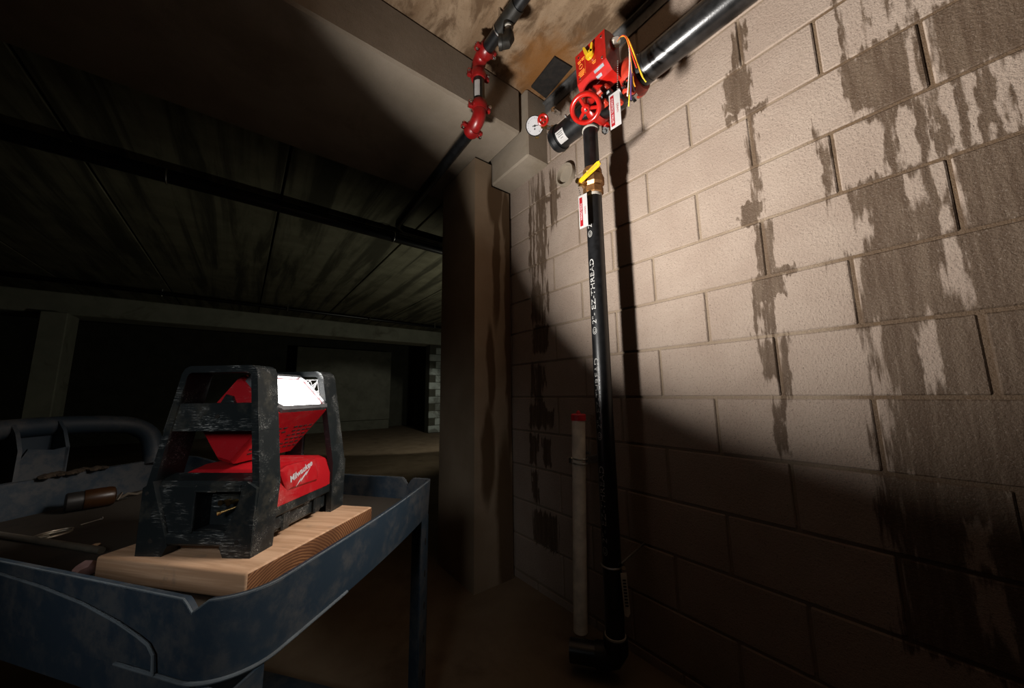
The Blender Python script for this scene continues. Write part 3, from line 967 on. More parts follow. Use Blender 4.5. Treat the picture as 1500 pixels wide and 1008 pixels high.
# end of the main beyond the valve: capped pipe with a gauge
t = thing('capped_main', 'black capped pipe end with a white sticker by the concrete haunch', 'pipe', (MX, 1.0, MZ))
part('pipe_body', B().cyl((MX, 0.875, MZ), (MX, 1.145, MZ), MR, 32), 'black_pipe', t)
part('end_cap', B().lathe((MX, 1.115, MZ), (0, 1, 0), [(0, MR), (0, MR + 0.008), (0.022, MR + 0.010), (0.028, MR + 0.004), (0.04, MR + 0.004), (0.048, MR - 0.012)], 32), 'black_pipe', t)
lb = B()
prev = None
for i in range(9):
    a = math.radians(195 + 62 * i / 8)
    q = (MX + (MR + 0.001) * math.cos(a), MZ + (MR + 0.001) * math.sin(a))
    cur = (lb.bm.verts.new((q[0], 1.055, q[1])), lb.bm.verts.new((q[0], 1.105, q[1])))
    if prev:
        lb.bm.faces.new((prev[0], prev[1], cur[1], cur[0]))
    prev = cur
stk = part('sticker', lb, 'white_paper', t, 'white paper sticker')
lb = B()
for a_, y0_, y1_ in ((205, 1.062, 1.098), (213, 1.065, 1.09), (221, 1.062, 1.095), (232, 1.07, 1.085)):
    a = math.radians(a_)
    p = Vector((MX + (MR + 0.0014) * math.cos(a), 0, MZ + (MR + 0.0014) * math.sin(a)))
    tg = Vector((-math.sin(a), 0, math.cos(a)))
    lb.prism([(y0_, -0.0013), (y1_, -0.0013), (y1_, 0.0013), (y0_, 0.0013)], p, (0, 1, 0), tg, Vector((math.cos(a), 0, math.sin(a))) * 0.0003)
part('print', lb, 'print_black', stk, smooth=0)['kind'] = 'stuff'
part('drain_tee', B().cyl((MX, 0.93, MZ - 0.04), (MX, 0.93, MZ - 0.085), 0.042, 20), 'dark_fitting', t)
for a_, y_ in ((150, 1.03), (215, 0.92), (200, 0.99)):
    a = math.radians(a_)
    part('plug', B().cyl((MX + MR * math.cos(a), y_, MZ + MR * math.sin(a)), (MX + (MR + 0.012) * math.cos(a), y_, MZ + (MR + 0.012) * math.sin(a)), 0.006, 6), 'zinc', t)

t = thing('pressure_gauge', 'round white pressure gauge on a brass cock with small red handle', 'gauge', (1.13, 1.245, 1.42))
GC = Vector((1.125, 1.228, 1.408))
gn = Vector((-0.52, -0.60, -0.60)).normalized()
part('gauge_case', B().lathe(GC - gn * 0.03, gn, [(0, 0.040), (0.006, 0.046), (0.034, 0.048), (0.036, 0.045), (0.031, 0.0445)], 32), 'black_pipe', t)
part('dial', B().cyl(GC - gn * 0.0, GC + gn * 0.0022, 0.0445, 32), 'print_white', t, 'white gauge dial')
gu = gn.cross(Vector((0, 0, 1))).normalized()
gv = gu.cross(gn)
if gv.z < 0:
    gu, gv = -gu, -gv
gu = gv.cross(gn)
mk = B()
for k in range(21):
    a = math.radians(-45 + 270 * k / 20)
    d_ = gu * math.cos(a) + gv * math.sin(a)
    s_ = gn.cross(d_)
    mk.box(GC + gn * 0.0026 + d_ * 0.036, (0.008 if k % 5 == 0 else 0.004, 0.0014, 0.0006), 0, Matrix((d_, s_, gn)).transposed())
d_ = (gu * 0.95 - gv * -0.15).normalized()
mk.prism([(-0.012, -0.0022), (-0.012, 0.0022), (0.036, 0.0006), (0.036, -0.0006)], GC + gn * 0.003, d_, gn.cross(d_), gn * 0.0012)
mk.cyl(GC + gn * 0.003, GC + gn * 0.005, 0.005, 12)
mk.cyl(GC + gn * 0.003 - gv * 0.014, GC + gn * 0.0034 - gv * 0.014, 0.004, 8)
part('dial_marking', mk, 'print_black', t, smooth=0)['kind'] = 'stuff'
part('case_tab', B().box(GC - gv * 0.053 + gn * 0.002 + gu * 0.012, (0.02, 0.012, 0.006), 0.002, Matrix((gu, gv, gn)).transposed()), 'brass', t)
ck = B().cyl((1.170, 1.165, 1.375), (1.145, 1.20, 1.41), 0.010, 12).cyl((1.150, 1.19, 1.385), (1.140, 1.175, 1.452), 0.012, 12).cyl((1.138, 1.205, 1.445), (1.132, 1.222, 1.455), 0.008, 10).cyl((1.15, 1.180, 1.40), (1.10, 1.138, 1.368), 0.006, 8)
part('cock_body', ck, 'brass', t)
part('nipple', B().cyl((1.188, 1.12, 1.345), (1.165, 1.17, 1.38), 0.010, 12).cyl((1.178, 1.14, 1.36), (1.172, 1.152, 1.368), 0.015, 6), 'zinc', t)
rk = B()
rc = Vector((1.098, 1.135, 1.365))
rk.torus(rc, gn, 0.022, 0.007, 24, 8)
for k in range(5):
    a = k * 2 * PI / 5
    rk.cyl(rc, rc + (gu * math.cos(a) + gv * math.sin(a)) * 0.02, 0.004, 6)
rk.cyl(rc - gn * 0.006, rc + gn * 0.006, 0.008, 10)
part('cock_handle', rk, 'red_paint', t, 'small red round handle')

# bright bolted clip near the ceiling
t = thing('conduit_clip', 'small shiny bolt bracket on the steel angle above the gauge', 'bracket', (1.33, 1.29, 1.66))
part('clip', B().box((1.35, 1.285, 1.66), (0.06, 0.03, 0.02), 0.004).cyl((1.325, 1.285, 1.665), (1.325, 1.285, 1.635), 0.010, 6), 'chrome', t)

# ------------------------------------------------------------------ drain riser in front of the wall
SX, SY, SR = 1.205, 0.93, 0.0365
t = thing('drain_riser', 'tall black vertical drain pipe with brass valve and white stencil lettering', 'pipe', (SX, SY, FZ))
part('upper_pipe', B().cyl((SX, SY, 1.235), (SX, SY, 1.005), SR * 0.93, 24), 'black_pipe', t)
part('tape_ring', B().cyl((SX, SY, 1.234), (SX, SY, 1.218), SR * 1.02, 24), 'white_tape', t, 'white thread sealing tape')
part('lower_pipe', B().cyl((SX, SY, 0.895), (SX, SY, -0.955), SR, 28), 'black_pipe', t)
vb = B()
vb.lathe((SX, SY, 0.892), (0, 0, 1), [(0, 0.040), (0.004, 0.046), (0.032, 0.046), (0.036, 0.040), (0.05, 0.052), (0.085, 0.052), (0.10, 0.040), (0.104, 0.044), (0.128, 0.042), (0.130, 0.036)], 8)
vv_ = part('valve_body', vb, 'bronze', t, 'brass ball valve body', smooth=25)
part('tape_ring', B().cyl((SX, SY, 0.892), (SX, SY, 0.880), SR * 1.04, 24), 'white_tape', t)
part('valve_stem', B().cyl((SX - 0.04, SY + 0.006, 0.94), (SX - 0.095, SY + 0.012, 0.936), 0.012, 10).cyl((SX - 0.068, SY + 0.009, 0.937), (SX - 0.078, SY + 0.010, 0.936), 0.019, 6), 'brass', t)
lv = B()
L0, L1 = Vector((SX - 0.083, SY - 0.002, 0.930)), Vector((SX - 0.086, SY - 0.112, 0.956))
dx = (L1 - L0).normalized()
nx = Vector((-1, 0, 0))
uz = nx.cross(dx).normalized()
if uz.z < 0:
    uz = -uz
ln = (L1 - L0).length
lv.prism([(0, -0.009), (ln - 0.012, -0.012), (ln, -0.006), (ln, 0.006), (ln - 0.012, 0.012), (0, 0.009), (-0.008, 0)], L0, dx, uz, nx * 0.008)
lev = part('valve_lever', lv.bevel_all(0.0022, 40, 2), 'yellow', t, 'yellow lever handle')
part('lever_marking', B().prism([(0.04, -0.005), (0.10, -0.006), (0.10, 0.005), (0.04, 0.004)], L0 + nx * 0.0083, dx, uz, nx * 0.0004), 'orange_mark', lev, smooth=0)
a_b = math.radians(196)
for zz in (0.256 + 0.437, 0.256, 0.256 - 0.437, 0.256 - 0.874):
    w_ = wrap_letters('\u00a9 2"- EZ-THREAD', 0.030, SX, SY, SR, zz - 0.012, a_b, 0.335 if zz < 0.6 else 0.335)
    if zz > 0.6:                                   # only the first signs show below the valve
        w_.bm.free()
        w_ = wrap_letters('\u00a9 2"', 0.030, SX, SY, SR, zz - 0.012, a_b, 0.075)
    part('stencil_lettering', w_, 'stencil', t, 'white stencil lettering', smooth=0)
eb = B().tube([(SX, SY, -0.925), (SX, SY, -0.97), (SX - 0.005, SY + 0.012, -0.992), (SX - 0.02, SY + 0.035, -1.002), (SX - 0.04, SY + 0.065, -1.004)], 0.046, 20)
part('elbow', eb, 'dark_fitting', t)
part('tape_ring', B().cyl((SX, SY, -0.919), (SX, SY, -0.928), SR * 1.1, 24), 'white_tape', t)
part('outlet_pipe', B().cyl((SX - 0.038, SY + 0.062, -1.004), (SX - 0.100, SY + 0.145, -1.006), 0.040, 22), 'black_pipe', t)
# pipe clamp with its wall rod and tag
cl = B().torus((SX, SY, -0.672), (0, 0, 1), SR + 0.003, 0.0035, 28, 8).cyl((SX + 0.004, SY - 0.052, -0.668), (SX + 0.022, SY - 0.036, -0.668), 0.008, 8)
part('pipe_clamp', cl, 'zinc', t, 'thin steel pipe clamp')
part('wall_rod', B().cyl((SX + 0.02, SY - 0.03, -0.665), (WX + 0.01, 0.897, -0.628), 0.004, 8), 'zinc', t)
tg = B()
o_ = Vector((SX - 0.008, SY - 0.044, -0.685))
tg.prism([(0, 0), (0.022, 0.004), (0.028, -0.135), (0.020, -0.150), (0.008, -0.146)], o_, Vector((0.6, -0.8, 0)), (0, 0, 1), (-0.001, -0.0012, 0))
tgo = part('paper_tag', tg, 'white_tape', t, 'narrow pale tag')
mk = B()
for i in range(9):
    mk.prism([(0.006, 0), (0.018, 0.001), (0.018, -0.005), (0.006, -0.006)], o_ + Vector((-0.0018, -0.0022, -0.02 - 0.011 * i)) + Vector((0.6, -0.8, 0)) * 0.0006 * i, Vector((0.6, -0.8, 0)), (0, 0, 1), (-0.0003, -0.0003, 0))
part('print', mk, 'print_black', tgo, smooth=0)['kind'] = 'stuff'

s2 = sign('hanging_sign', 'red and white sign hanging from the brass valve on the drain pipe', 0.962, 0.917, 0.722, 0.877, 1.138, 'MAIN DRAIN', ('DRAIN',), 0.0135, 0.0120, 0.004)
chain(s2, (1.125, 0.955, 0.955), (1.139, 0.950, 0.877), 8, 0.003)

# ------------------------------------------------------------------ white capped pipe
QX, QY, QR = 1.25, 1.113, 0.031
t = thing('capped_pipe', 'slim off-white plastic pipe with a red cap strapped to the wall', 'pipe', (QX, QY, FZ))
part('pipe', B().cyl((QX, QY, -0.115), (QX, QY + 0.036, -1.03), QR, 24), 'pvc', t)
part('cap', B().lathe((QX, QY, -0.128), (0, 0, 1), [(0, QR), (0, QR + 0.0035), (0.026, QR + 0.0035), (0.029, QR), (0.03, 0.010), (0.036, 0.010), (0.045, 0.004), (0.046, 0.001)], 24), 'red_cap', t, 'red plastic end cap')
part('clamp', B().torus((QX, QY, -0.298), (0, 0, 1), QR + 0.002, 0.004, 24, 8).torus((QX, QY, -0.318), (0, 0, 1), QR + 0.002, 0.004, 24, 8).box((QX - 0.025, QY + 0.03, -0.308), (0.02, 0.022, 0.03), 0.004), 'zinc', t, 'steel strap clamp')
part('wall_bracket', B().b2(QX + 0.02, WX + 0.01, QY - 0.022, QY - 0.002, -0.325, -0.292, 0.002).cyl((QX + 0.03, QY - 0.035, -0.275), (QX + 0.03, QY + 0.01, -0.275), 0.007, 8), 'galv', t)

# ------------------------------------------------------------------ sprinkler mains far behind
t = thing('sprinkler_main', 'thick black pipe hung under the plank ceiling just past the beam', 'pipe', (0, 3.65, 1.75))
part('pipe', B().cyl((-6, 3.6, 1.745), (6, 3.74, 1.745), 0.055, 18), 'black_pipe', t)
for x in (-2.4, -0.6, 1.2, 2.1):
    part('hanger', B().torus((x, 3.67, 1.745), (1, 0, 0), 0.06, 0.006, 18, 6).cyl((x, 3.67, 1.8), (x, 3.67, CZ), 0.006, 6), 'zinc', t)
t = thing('sprinkler_line', 'thin black pipe hung close to the far beam', 'pipe', (0, 8.1, 1.75))
part('pipe', B().cyl((-7, 7.9, 1.755), (7, 8.4, 1.755), 0.035, 14), 'black_pipe', t)
for x in (-1.2, 0.6, 2.2, 3.8):
    part('hanger', B().cyl((x, 8.12, 1.70), (x, 8.12, CZ), 0.012, 6), 'zinc', t)

# ------------------------------------------------------------------ utility cart
RZ, TZ = -0.30, -0.37                     # rim and tray floor
NR = Vector((0.0157, 0.674))              # corners of the rim: near, far, far handle end, near handle end
FR = Vector((0.567, 1.210))
FL = Vector((-0.195, 2.215))
NL = Vector((-0.745, 1.70))
corners = [(NR, 0.085), (FR, 0.025), (FL, 0.09), (NL, 0.09)]


def rim_loop():
    out = []
    n = 4
    for i, (c, r) in enumerate(corners):
        p, q = corners[i - 1][0], corners[(i + 1) % n][0]
        a, b = (p - c).normalized(), (q - c).normalized()
        ang = a.angle(b)
        tl = r / math.tan(ang / 2)
        s, e_ = c + a * tl, c + b * tl
        bis = (a + b).normalized()
        cen = c + bis * (r / math.sin(ang / 2))
        a0 = math.atan2(s.y - cen.y, s.x - cen.x)
        a1 = math.atan2(e_.y - cen.y, e_.x - cen.x)
        d = (a1 - a0 + PI) % (2 * PI) - PI
        m = 12
        arc = [cen + Vector((math.cos(a0 + d * k / m), math.sin(a0 + d * k / m))) * r for k in range(m + 1)]
        out.append(arc)
    pts = []
    for i in range(4):
        pts += out[i]
        s, e_ = out[i][-1], out[(i + 1) % 4][0]
        k = max(2, int((e_ - s).length / 0.008))
        bow = 0.012 if i == 0 else 0.0
        nrm = Vector(((e_ - s).y, -(e_ - s).x)).normalized()
        pts += [s.lerp(e_, j / k) + nrm * bow * math.sin(PI * j / k) for j in range(1, k)]
    return pts


loop = rim_loop()
NN = len(loop)
notches = [Vector((-0.038, 0.737)), Vector((0.487, 1.315)) * 0 + FR.lerp(FL, 0.075)]


def rim_z(p):
    z = RZ
    for q in notches:
        d = (p - q).length
        z -= max(0.0, 0.026 - d * 1.35)
    # the rim climbs towards the handle end
    s = (p - (NR + FR) / 2).dot(((FL + NL) / 2 - (NR + FR) / 2).normalized())
    L = ((FL + NL) / 2 - (NR + FR) / 2).length
    f = max(0.0, min(1.0, (s / L - 0.72) / 0.28))
    return z + 0.042 * f * f * (3 - 2 * f)


def nrm_at(i):
    a, b = loop[i - 1], loop[(i + 1) % NN]
    d = (b - a).normalized()
    return Vector((d.y, -d.x))           # outwards (loop runs counter-clockwise)


t = thing('utility_cart', 'scuffed blue plastic utility cart with a lipped tray and loop handle', 'cart', (0, 1.4, FZ))
cart = t
BZ = -0.417
tb = B()
lo, to, ti, fi, ri = [], [], [], [], []
for i, p in enumerate(loop):
    n = nrm_at(i)
    z = rim_z(p)
    q = p - n * 0.006
    lo.append(tb.bm.verts.new((q.x, q.y, BZ)))
    to.append(tb.bm.verts.new((p.x, p.y, z - 0.003)))
    q = p - n * 0.003
    ti.append(tb.bm.verts.new((q.x, q.y, z)))
    q = p - n * 0.012
    ri.append(tb.bm.verts.new((q.x, q.y, z - 0.002)))
    q = p - n * 0.020
    fi.append(tb.bm.verts.new((q.x, q.y, TZ)))
tb.skin([lo, to, ti, ri, fi], cap=False)
tb.bm.faces.new(fi)
tb.bm.faces.new(lo[::-1])
part('tray', tb, 'blue_plastic', t, smooth=40)
fb = B()
fv = [fb.bm.verts.new((p.x - nrm_at(i).x * 0.024, p.y - nrm_at(i).y * 0.024, TZ + 0.0012)) for i, p in enumerate(loop) if i % 3 == 0]
fb.bm.faces.new(fv)
part('tray_floor', fb, 'tray_dirt', t, 'dirt stained tray floor', smooth=0)
# apron under the long near side and the raised bead on it
NDIR = (NL - NR).normalized()
NOUT = Vector((-NDIR.y, NDIR.x))
if NOUT.dot(Vector((-1, -1))) < 0:
    NOUT = -NOUT


def near(s, z, out=0.0):
    p = NR + NDIR * s + NOUT * out
    return Vector((p.x, p.y, z))


ab = B()
ab.prism([(0.09, -0.40), (1.15, -0.40), (1.15, -0.47), (0.16, -0.47), (0.09, -0.45)], (NR.x - NOUT.x * 0.012, NR.y - NOUT.y * 0.012, 0), (NDIR.x, NDIR.y, 0), (0, 0, 1), (-NOUT.x * 0.02, -NOUT.y * 0.02, 0))
part('apron', ab, 'blue_plastic', t)
bead = [near(0.62, -0.318, 0.001), near(0.45, -0.326, 0.001), near(0.33, -0.337, 0.001), near(0.24, -0.352, 0.001), near(0.19, -0.364, 0.001), near(0.165, -0.372, 0.001), near(0.152, -0.384, 0.001), near(0.148, -0.41, 0.001)]
part('bead', B().tube(bead, 0.0024, 8), 'worn_edge', t, 'pale worn bead')
rim = [Vector((p.x - nrm_at(i).x * 0.0015, p.y - nrm_at(i).y * 0.0015, rim_z(p) - 0.0012)) for i, p in enumerate(loop)]
part('rim_edge', B().tube(rim, 0.0016, 6, closed=True), 'worn_edge', t, 'pale worn rim edge')
lowb = [Vector((loop[i].x, loop[i].y, BZ + 0.004)) + Vector((nrm_at(i).x, nrm_at(i).y, 0)) * -0.003 for i in range(-18, 34)]
part('bead', B().tube(lowb, 0.003, 8), 'worn_edge', t, 'pale worn bead')
# legs: angle section with slots
RDIR = (FR - NR).normalized()
FDIR = (FL - FR).normalized()
for c, d1, d2 in ((FR, -RDIR, FDIR), (NR, RDIR, NDIR), (FL, -FDIR, -RDIR), (NL, -NDIR, RDIR)):
    o = c + (d1 + d2) * 0.008
    hl = B()
    wd = 0.062
    o3 = Vector((o.x, o.y, 0))
    for da, db in ((d1, d2), (d2, d1)):
        a3, b3 = Vector((da.x, da.y, 0)), Vector((db.x, db.y, 0))
        hl.prism([(0, -1.036), (wd, -1.036), (wd, BZ), (0, BZ)], o3, a3, (0, 0, 1), b3 * 0.005)
    lg = part('leg', hl, 'blue_plastic', t)
    for z in (-0.50, -0.60, -0.70, -0.80, -0.90):
        for da, db in ((d1, d2),):
            sb = B()
            a3, b3 = Vector((da.x, da.y, 0)), Vector((db.x, db.y, 0))
            poly = [(wd * 0.42 + 0.0055 * math.cos(2 * PI * k / 12) * 1.0, z + 0.012 * math.sin(2 * PI * k / 12)) for k in range(12)]
            sb.prism(poly, o3 - b3 * 0.0006, a3, (0, 0, 1), b3 * 0.0062)
            part('slot', sb, 'dark_gap', lg)
cen = (NR + FR + FL + NL) / 4
shelf = B()
sv = [shelf.bm.verts.new((p.x, p.y, -1.035)) for i, p in enumerate(loop) if i % 4 == 0]
sv2 = [shelf.bm.verts.new((p.x, p.y, -1.055)) for i, p in enumerate(loop) if i % 4 == 0]
shelf.skin([sv, sv2])
part('lower_shelf', shelf, 'blue_plastic', t)
for c in (NR, FR, FL, NL):
    q = c + (cen - c).normalized() * 0.12
    part('caster', B().cyl((q.x - 0.012, q.y, FZ + 0.0165), (q.x + 0.012, q.y, FZ + 0.0165), 0.0165, 18).box((q.x, q.y, FZ + 0.026), (0.03, 0.02, 0.012), 0.002), 'dark_fitting', t)
# handle: loop from corner to corner, standing off the end, with a moulded pocket post in the middle
E_OUT = -(((NR + FR) / 2 - (NL + FL) / 2).normalized())
ED = (NL - FL).normalized()


def hend(s, out, z):
    p = FL + ED * s + E_OUT * out
    return Vector((p.x, p.y, z))


EL = (NL - FL).length
hp = [hend(0.115, -0.015, -0.27), hend(0.115, 0.0, -0.215), hend(0.12, 0.03, -0.155), hend(0.155, 0.065, -0.118), hend(0.21, 0.09, -0.104), hend(0.30, 0.105, -0.098), hend(EL * 0.5, 0.11, -0.096), hend(EL - 0.28, 0.105, -0.098),
      hend(EL - 0.19, 0.09, -0.104), hend(EL - 0.14, 0.065, -0.118), hend(EL - 0.105, 0.03, -0.155), hend(EL - 0.10, 0.0, -0.215), hend(EL - 0.10, -0.015, -0.27)]


def smooth_path(pts, n):
    out = []
    m = len(pts)
    for i in range(m - 1):
        p0, p1, p2, p3 = pts[max(i - 1, 0)], pts[i], pts[i + 1], pts[min(i + 2, m - 1)]
        for k in range(n):
            u = k / n
            out.append(0.5 * ((2 * p1) + (p2 - p0) * u + (2 * p0 - 5 * p1 + 4 * p2 - p3) * u * u + (3 * p1 - p0 - 3 * p2 + p3) * u ** 3))
    out.append(pts[-1])
    return out


hd = part('handle', B().tube(smooth_path(hp, 5), 0.034, 14), 'blue_plastic', t)
gb = B()
gp = smooth_path(hp, 5)
for i in range(14, 34, 2):
    p = gp[i]
    q = (p - Vector((0, 0, 0.033)))
    gb.box(q, (0.012, 0.012, 0.006), 0.002)
part('grip_rib', gb, 'blue_plastic', hd)['kind'] = 'stuff'
# pocket post
s0, s1 = 0.375, 0.485
pk = B()
EO3, ED3, F3 = Vector((E_OUT.x, E_OUT.y, 0)), Vector((ED.x, ED.y, 0)), Vector((FL.x, FL.y, 0))
pk.prism([(s0, -0.30), (s1, -0.30), (s1 - 0.004, -0.20), (s1 - 0.02, -0.162), (s0 + 0.03, -0.172), (s0 - 0.006, -0.165), (s0 - 0.008, -0.20)], F3 + EO3 * 0.012, ED3, (0, 0, 1), EO3 * 0.010)
for sa in (s0 - 0.008, s1 - 0.008):
    pk.prism([(0.0, -0.30), (0.085, -0.30), (0.13, -0.075), (0.08, -0.068), (0.03, -0.11), (0.0, -0.165)], F3 + ED3 * sa + EO3 * 0.012, EO3, (0, 0, 1), ED3 * 0.010)
pk.prism([(s0 - 0.008, -0.30), (s1, -0.30), (s1, -0.07), (s0 - 0.008, -0.07)], F3 + EO3 * 0.098, ED3, (0, 0, 1), EO3 * 0.012)
part('tool_pocket', pk.bevel_all(0.004, 40, 2), 'blue_plastic', t)

# ------------------------------------------------------------------ things lying in the tray
PZ = -0.321
A2, B2, C2 = Vector((-0.212, 1.135)), Vector((0.033, 0.846)), Vector((0.330, 1.093))
px_ = (B2 - A2).normalized()
py_ = Vector((-px_.y, px_.x))
plw, pll = (B2 - A2).length, (C2 - B2).length
rz = math.atan2(px_.y, px_.x)
ctr = A2 + px_ * plw / 2 + py_ * pll / 2
t = thing('timber_offcut', 'short thick sawn timber board under the red floodlight', 'board', (ctr.x, ctr.y, TZ + 0.0014), rz)
hgt = PZ - TZ - 0.0014
wb = B().box((0, 0, hgt / 2), (plw, pll, hgt), 0.006, seg=3)
bo = part('board', wb, 'wood_face', t, world=False, smooth=30)
bo.data.materials.append(MATS['wood_end'])
for p in bo.data.polygons:
    if abs(p.normal.x) > 0.9:
        p.material_index = 1

# rod
solo('steel_rod', B().cyl((-0.53, 1.70, TZ + 0.008), (-0.238, 1.318, TZ + 0.008), 0.0075, 12), 'rod_steel', 'long thin metal rod lying in the cart tray against the board', 'rod', loc=(-0.38, 1.5, TZ))
# jar lying on its side
t = thing('jar', 'stubby amber jar with a black lid lying on its side in the tray', 'jar', (-0.38, 1.86, TZ))
sd0, sd1 = Vector((-0.420, 1.848, TZ + 0.0335)), Vector((-0.335, 1.872, TZ + 0.0335))
ax = (sd1 - sd0).normalized()
part('jar_body', B().lathe(sd0 + ax * 0.028, ax, [(0, 0.031), (0.006, 0.032), (0.058, 0.032), (0.068, 0.029), (0.072, 0.02)], 22), 'tool_amber', t, 'amber jar body')
part('lid', B().lathe(sd0 - ax * 0.012, ax, [(0, 0.026), (0.004, 0.030), (0.036, 0.030), (0.0405, 0.028)], 22), 'tool_black', t, 'black lid')
solo('wire_clip', B().tube([(-0.335, 1.915, TZ + 0.006), (-0.325, 1.935, TZ + 0.022), (-0.318, 1.925, TZ + 0.03), (-0.322, 1.91, TZ + 0.012), (-0.305, 1.94, TZ + 0.006)], 0.003, 6), 'zinc', 'twisted bit of bright wire behind the amber jar', 'wire', loc=(-0.32, 1.92, TZ))
# nail, ring clip, strip, scraps
solo('nail', B().cyl((-0.345, 1.636, TZ + 0.004), (-0.312, 1.672, TZ + 0.004), 0.0016, 8).cyl((-0.3125, 1.6715, TZ + 0.006), (-0.311, 1.673, TZ + 0.006), 0.005, 10), 'zinc', 'loose nail in the tray near the amber jar', 'nail', loc=(-0.33, 1.65, TZ))
t = thing('key_ring', 'pale split ring of wire lying in the tray', 'ring', (-0.381, 1.57, TZ))
kc, ka, kb = Vector((-0.381, 1.570, TZ + 0.004)), Vector((0.80, 0.60, 0)), Vector((-0.60, 0.80, 0))
rp = [kc + ka * 0.036 * math.cos(2 * PI * i / 28) + kb * 0.022 * math.sin(2 * PI * i / 28) for i in range(28)]
part('ring', B().tube(rp, 0.0035, 8, closed=True), 'rod_steel', t)
rp = [p + Vector((0.004, -0.002, 0.005)) for p in rp[:20]]
part('ring', B().tube(rp, 0.0025, 8), 'rod_steel', t)
solo('metal_strip', B().tube([(-0.33, 1.93, TZ + 0.004), (-0.31, 1.97, TZ + 0.016), (-0.29, 1.99, TZ + 0.006), (-0.272, 2.02, TZ + 0.009), (-0.245, 2.05, TZ + 0.022)], 0.0045, 6), 'rod_steel', 'bent thin metal strip in the tray corner behind the floodlight', 'strip', loc=(-0.28, 2.0, TZ))


def scrap(name, c, s, mat, label, cat, rot=0.3):
    b = B()
    bmesh.ops.create_icosphere(b.bm, subdivisions=2, radius=1.0)
    rnd = random.Random(hash(name) % 1000 + int(s[0] * 1e4))
    for v in b.bm.verts:
        v.co = v.co * (1 + rnd.uniform(-0.25, 0.25))
        v.co = Vector((v.co.x * s[0], v.co.y * s[1], max(v.co.z, -0.6) * s[2]))
    bmesh.ops.transform(b.bm, matrix=Matrix.Translation(c) @ Matrix.Rotation(rot, 4, 'Z'), verts=b.bm.verts)
    return solo(name, b, mat, label, cat, loc=c)


scrap('foam_scrap', (-0.232, 1.178, TZ + 0.012), (0.022, 0.014, 0.018), 'pink_scrap', 'pinkish crumpled scrap beside the timber board', 'scrap', 0.9)
scrap('wood_chip', (-0.265, 1.387, TZ + 0.004), (0.012, 0.006, 0.004), 'wood_chip', 'small wood chip in the tray between rod and board', 'chip', 0.3)
scrap('plaster_crumb', (-0.34, 1.285, TZ + 0.004), (0.014, 0.005, 0.004), 'pink_scrap', 'flat plaster crumb between the rod and the cart rim', 'crumb', 0.1)
dm = B()
rnd = random.Random(3)
c0 = FL + ED * 0.36
for i in range(22):
    q = c0 + ED * rnd.uniform(-0.085, 0.085) - E_OUT * rnd.uniform(-0.004, 0.03)
    zz = rim_z(FL + ED * 0.36)
    r = rnd.uniform(0.006, 0.014)
    bmesh.ops.create_icosphere(dm.bm, subdivisions=1, radius=r, matrix=Matrix.Translation((q.x, q.y, zz + r * 0.3)) @ Matrix.Diagonal((1.3, 1, 0.8, 1)))
solo('dirt_clump', dm, 'soil', 'brown clump of dirt caught on the cart rim below the pocket', 'dirt', kind='stuff', loc=(c0.x, c0.y, RZ))

# ------------------------------------------------------------------ the floodlight
S = 1.07
LO = Vector((0.0567, 1.1246, PZ))
LR = math.radians(-41.7)
fl = thing('floodlight', 'battered red and black site floodlight switched on, standing on the timber board', 'lamp', LO, LR)


def lp(name, b, mat, parent=fl, label=None, smooth=30):
    return part(name, b, mat, parent, label, smooth, world=False, sc_=S)


def frame_band(sgn):
    """roll-bar frame: a deep thin band following an A shape"""
    outer = [(-0.117, 0.0), (-0.119, 0.125), (-0.084, 0.350), (-0.078, 0.361), (-0.068, 0.366), (0.068, 0.366), (0.078, 0.361), (0.084, 0.350), (0.119, 0.125), (0.117, 0.0)]
    inner = [(-0.103, 0.0), (-0.104, 0.125), (-0.071, 0.343), (-0.068, 0.349), (-0.062, 0.352), (0.062, 0.352), (0.068, 0.349), (0.071, 0.343), (0.104, 0.125), (0.103, 0.0)]
    b = B()
    rings = []
    for (ox, oz), (ix, iz) in zip(outer, inner):
        def yy(z, d):
            return sgn * (0.157 - 0.05 * z - d)
        rings.append([b.bm.verts.new((ox, yy(oz, 0.0), oz)), b.bm.verts.new((ox, yy(oz, 0.056), oz)), b.bm.verts.new((ix, yy(iz, 0.056), iz)), b.bm.verts.new((ix, yy(iz, 0.0), iz))])
    b.skin(rings)
    return b.bevel_all(0.0035, 40, 2)


front = lp('front_frame', frame_band(-1), 'black_plastic')
rear = lp('rear_frame', frame_band(1), 'black_plastic')
for sx in (-1, 1):
    for nm, sy in (('front', -1), ('rear', 1)):
        g_ = B()
        g_.prism([(0.1165 * sx, 0.0), (0.062 * sx, 0.0), (0.053 * sx, 0.018), (0.058 * sx, 0.032), (0.098 * sx, 0.137), (0.118 * sx, 0.125)], (0, 0.1575 * sy, 0), (1, 0, 0), (0, 0, 1), (0, -0.028 * sy, 0))
        ft = lp('foot', g_.bevel_all(0.003, 40, 2), 'black_plastic')
        lp('screw_hole', B().cyl((0.088 * sx, 0.1580 * sy, 0.028), (0.088 * sx, 0.15 * sy, 0.028), 0.0045, 12), 'dark_gap', ft)
        lp('screw_hole', B().cyl((0.108 * sx, 0.1580 * sy, 0.115), (0.108 * sx, 0.15 * sy, 0.115), 0.0035, 12), 'dark_gap', ft)
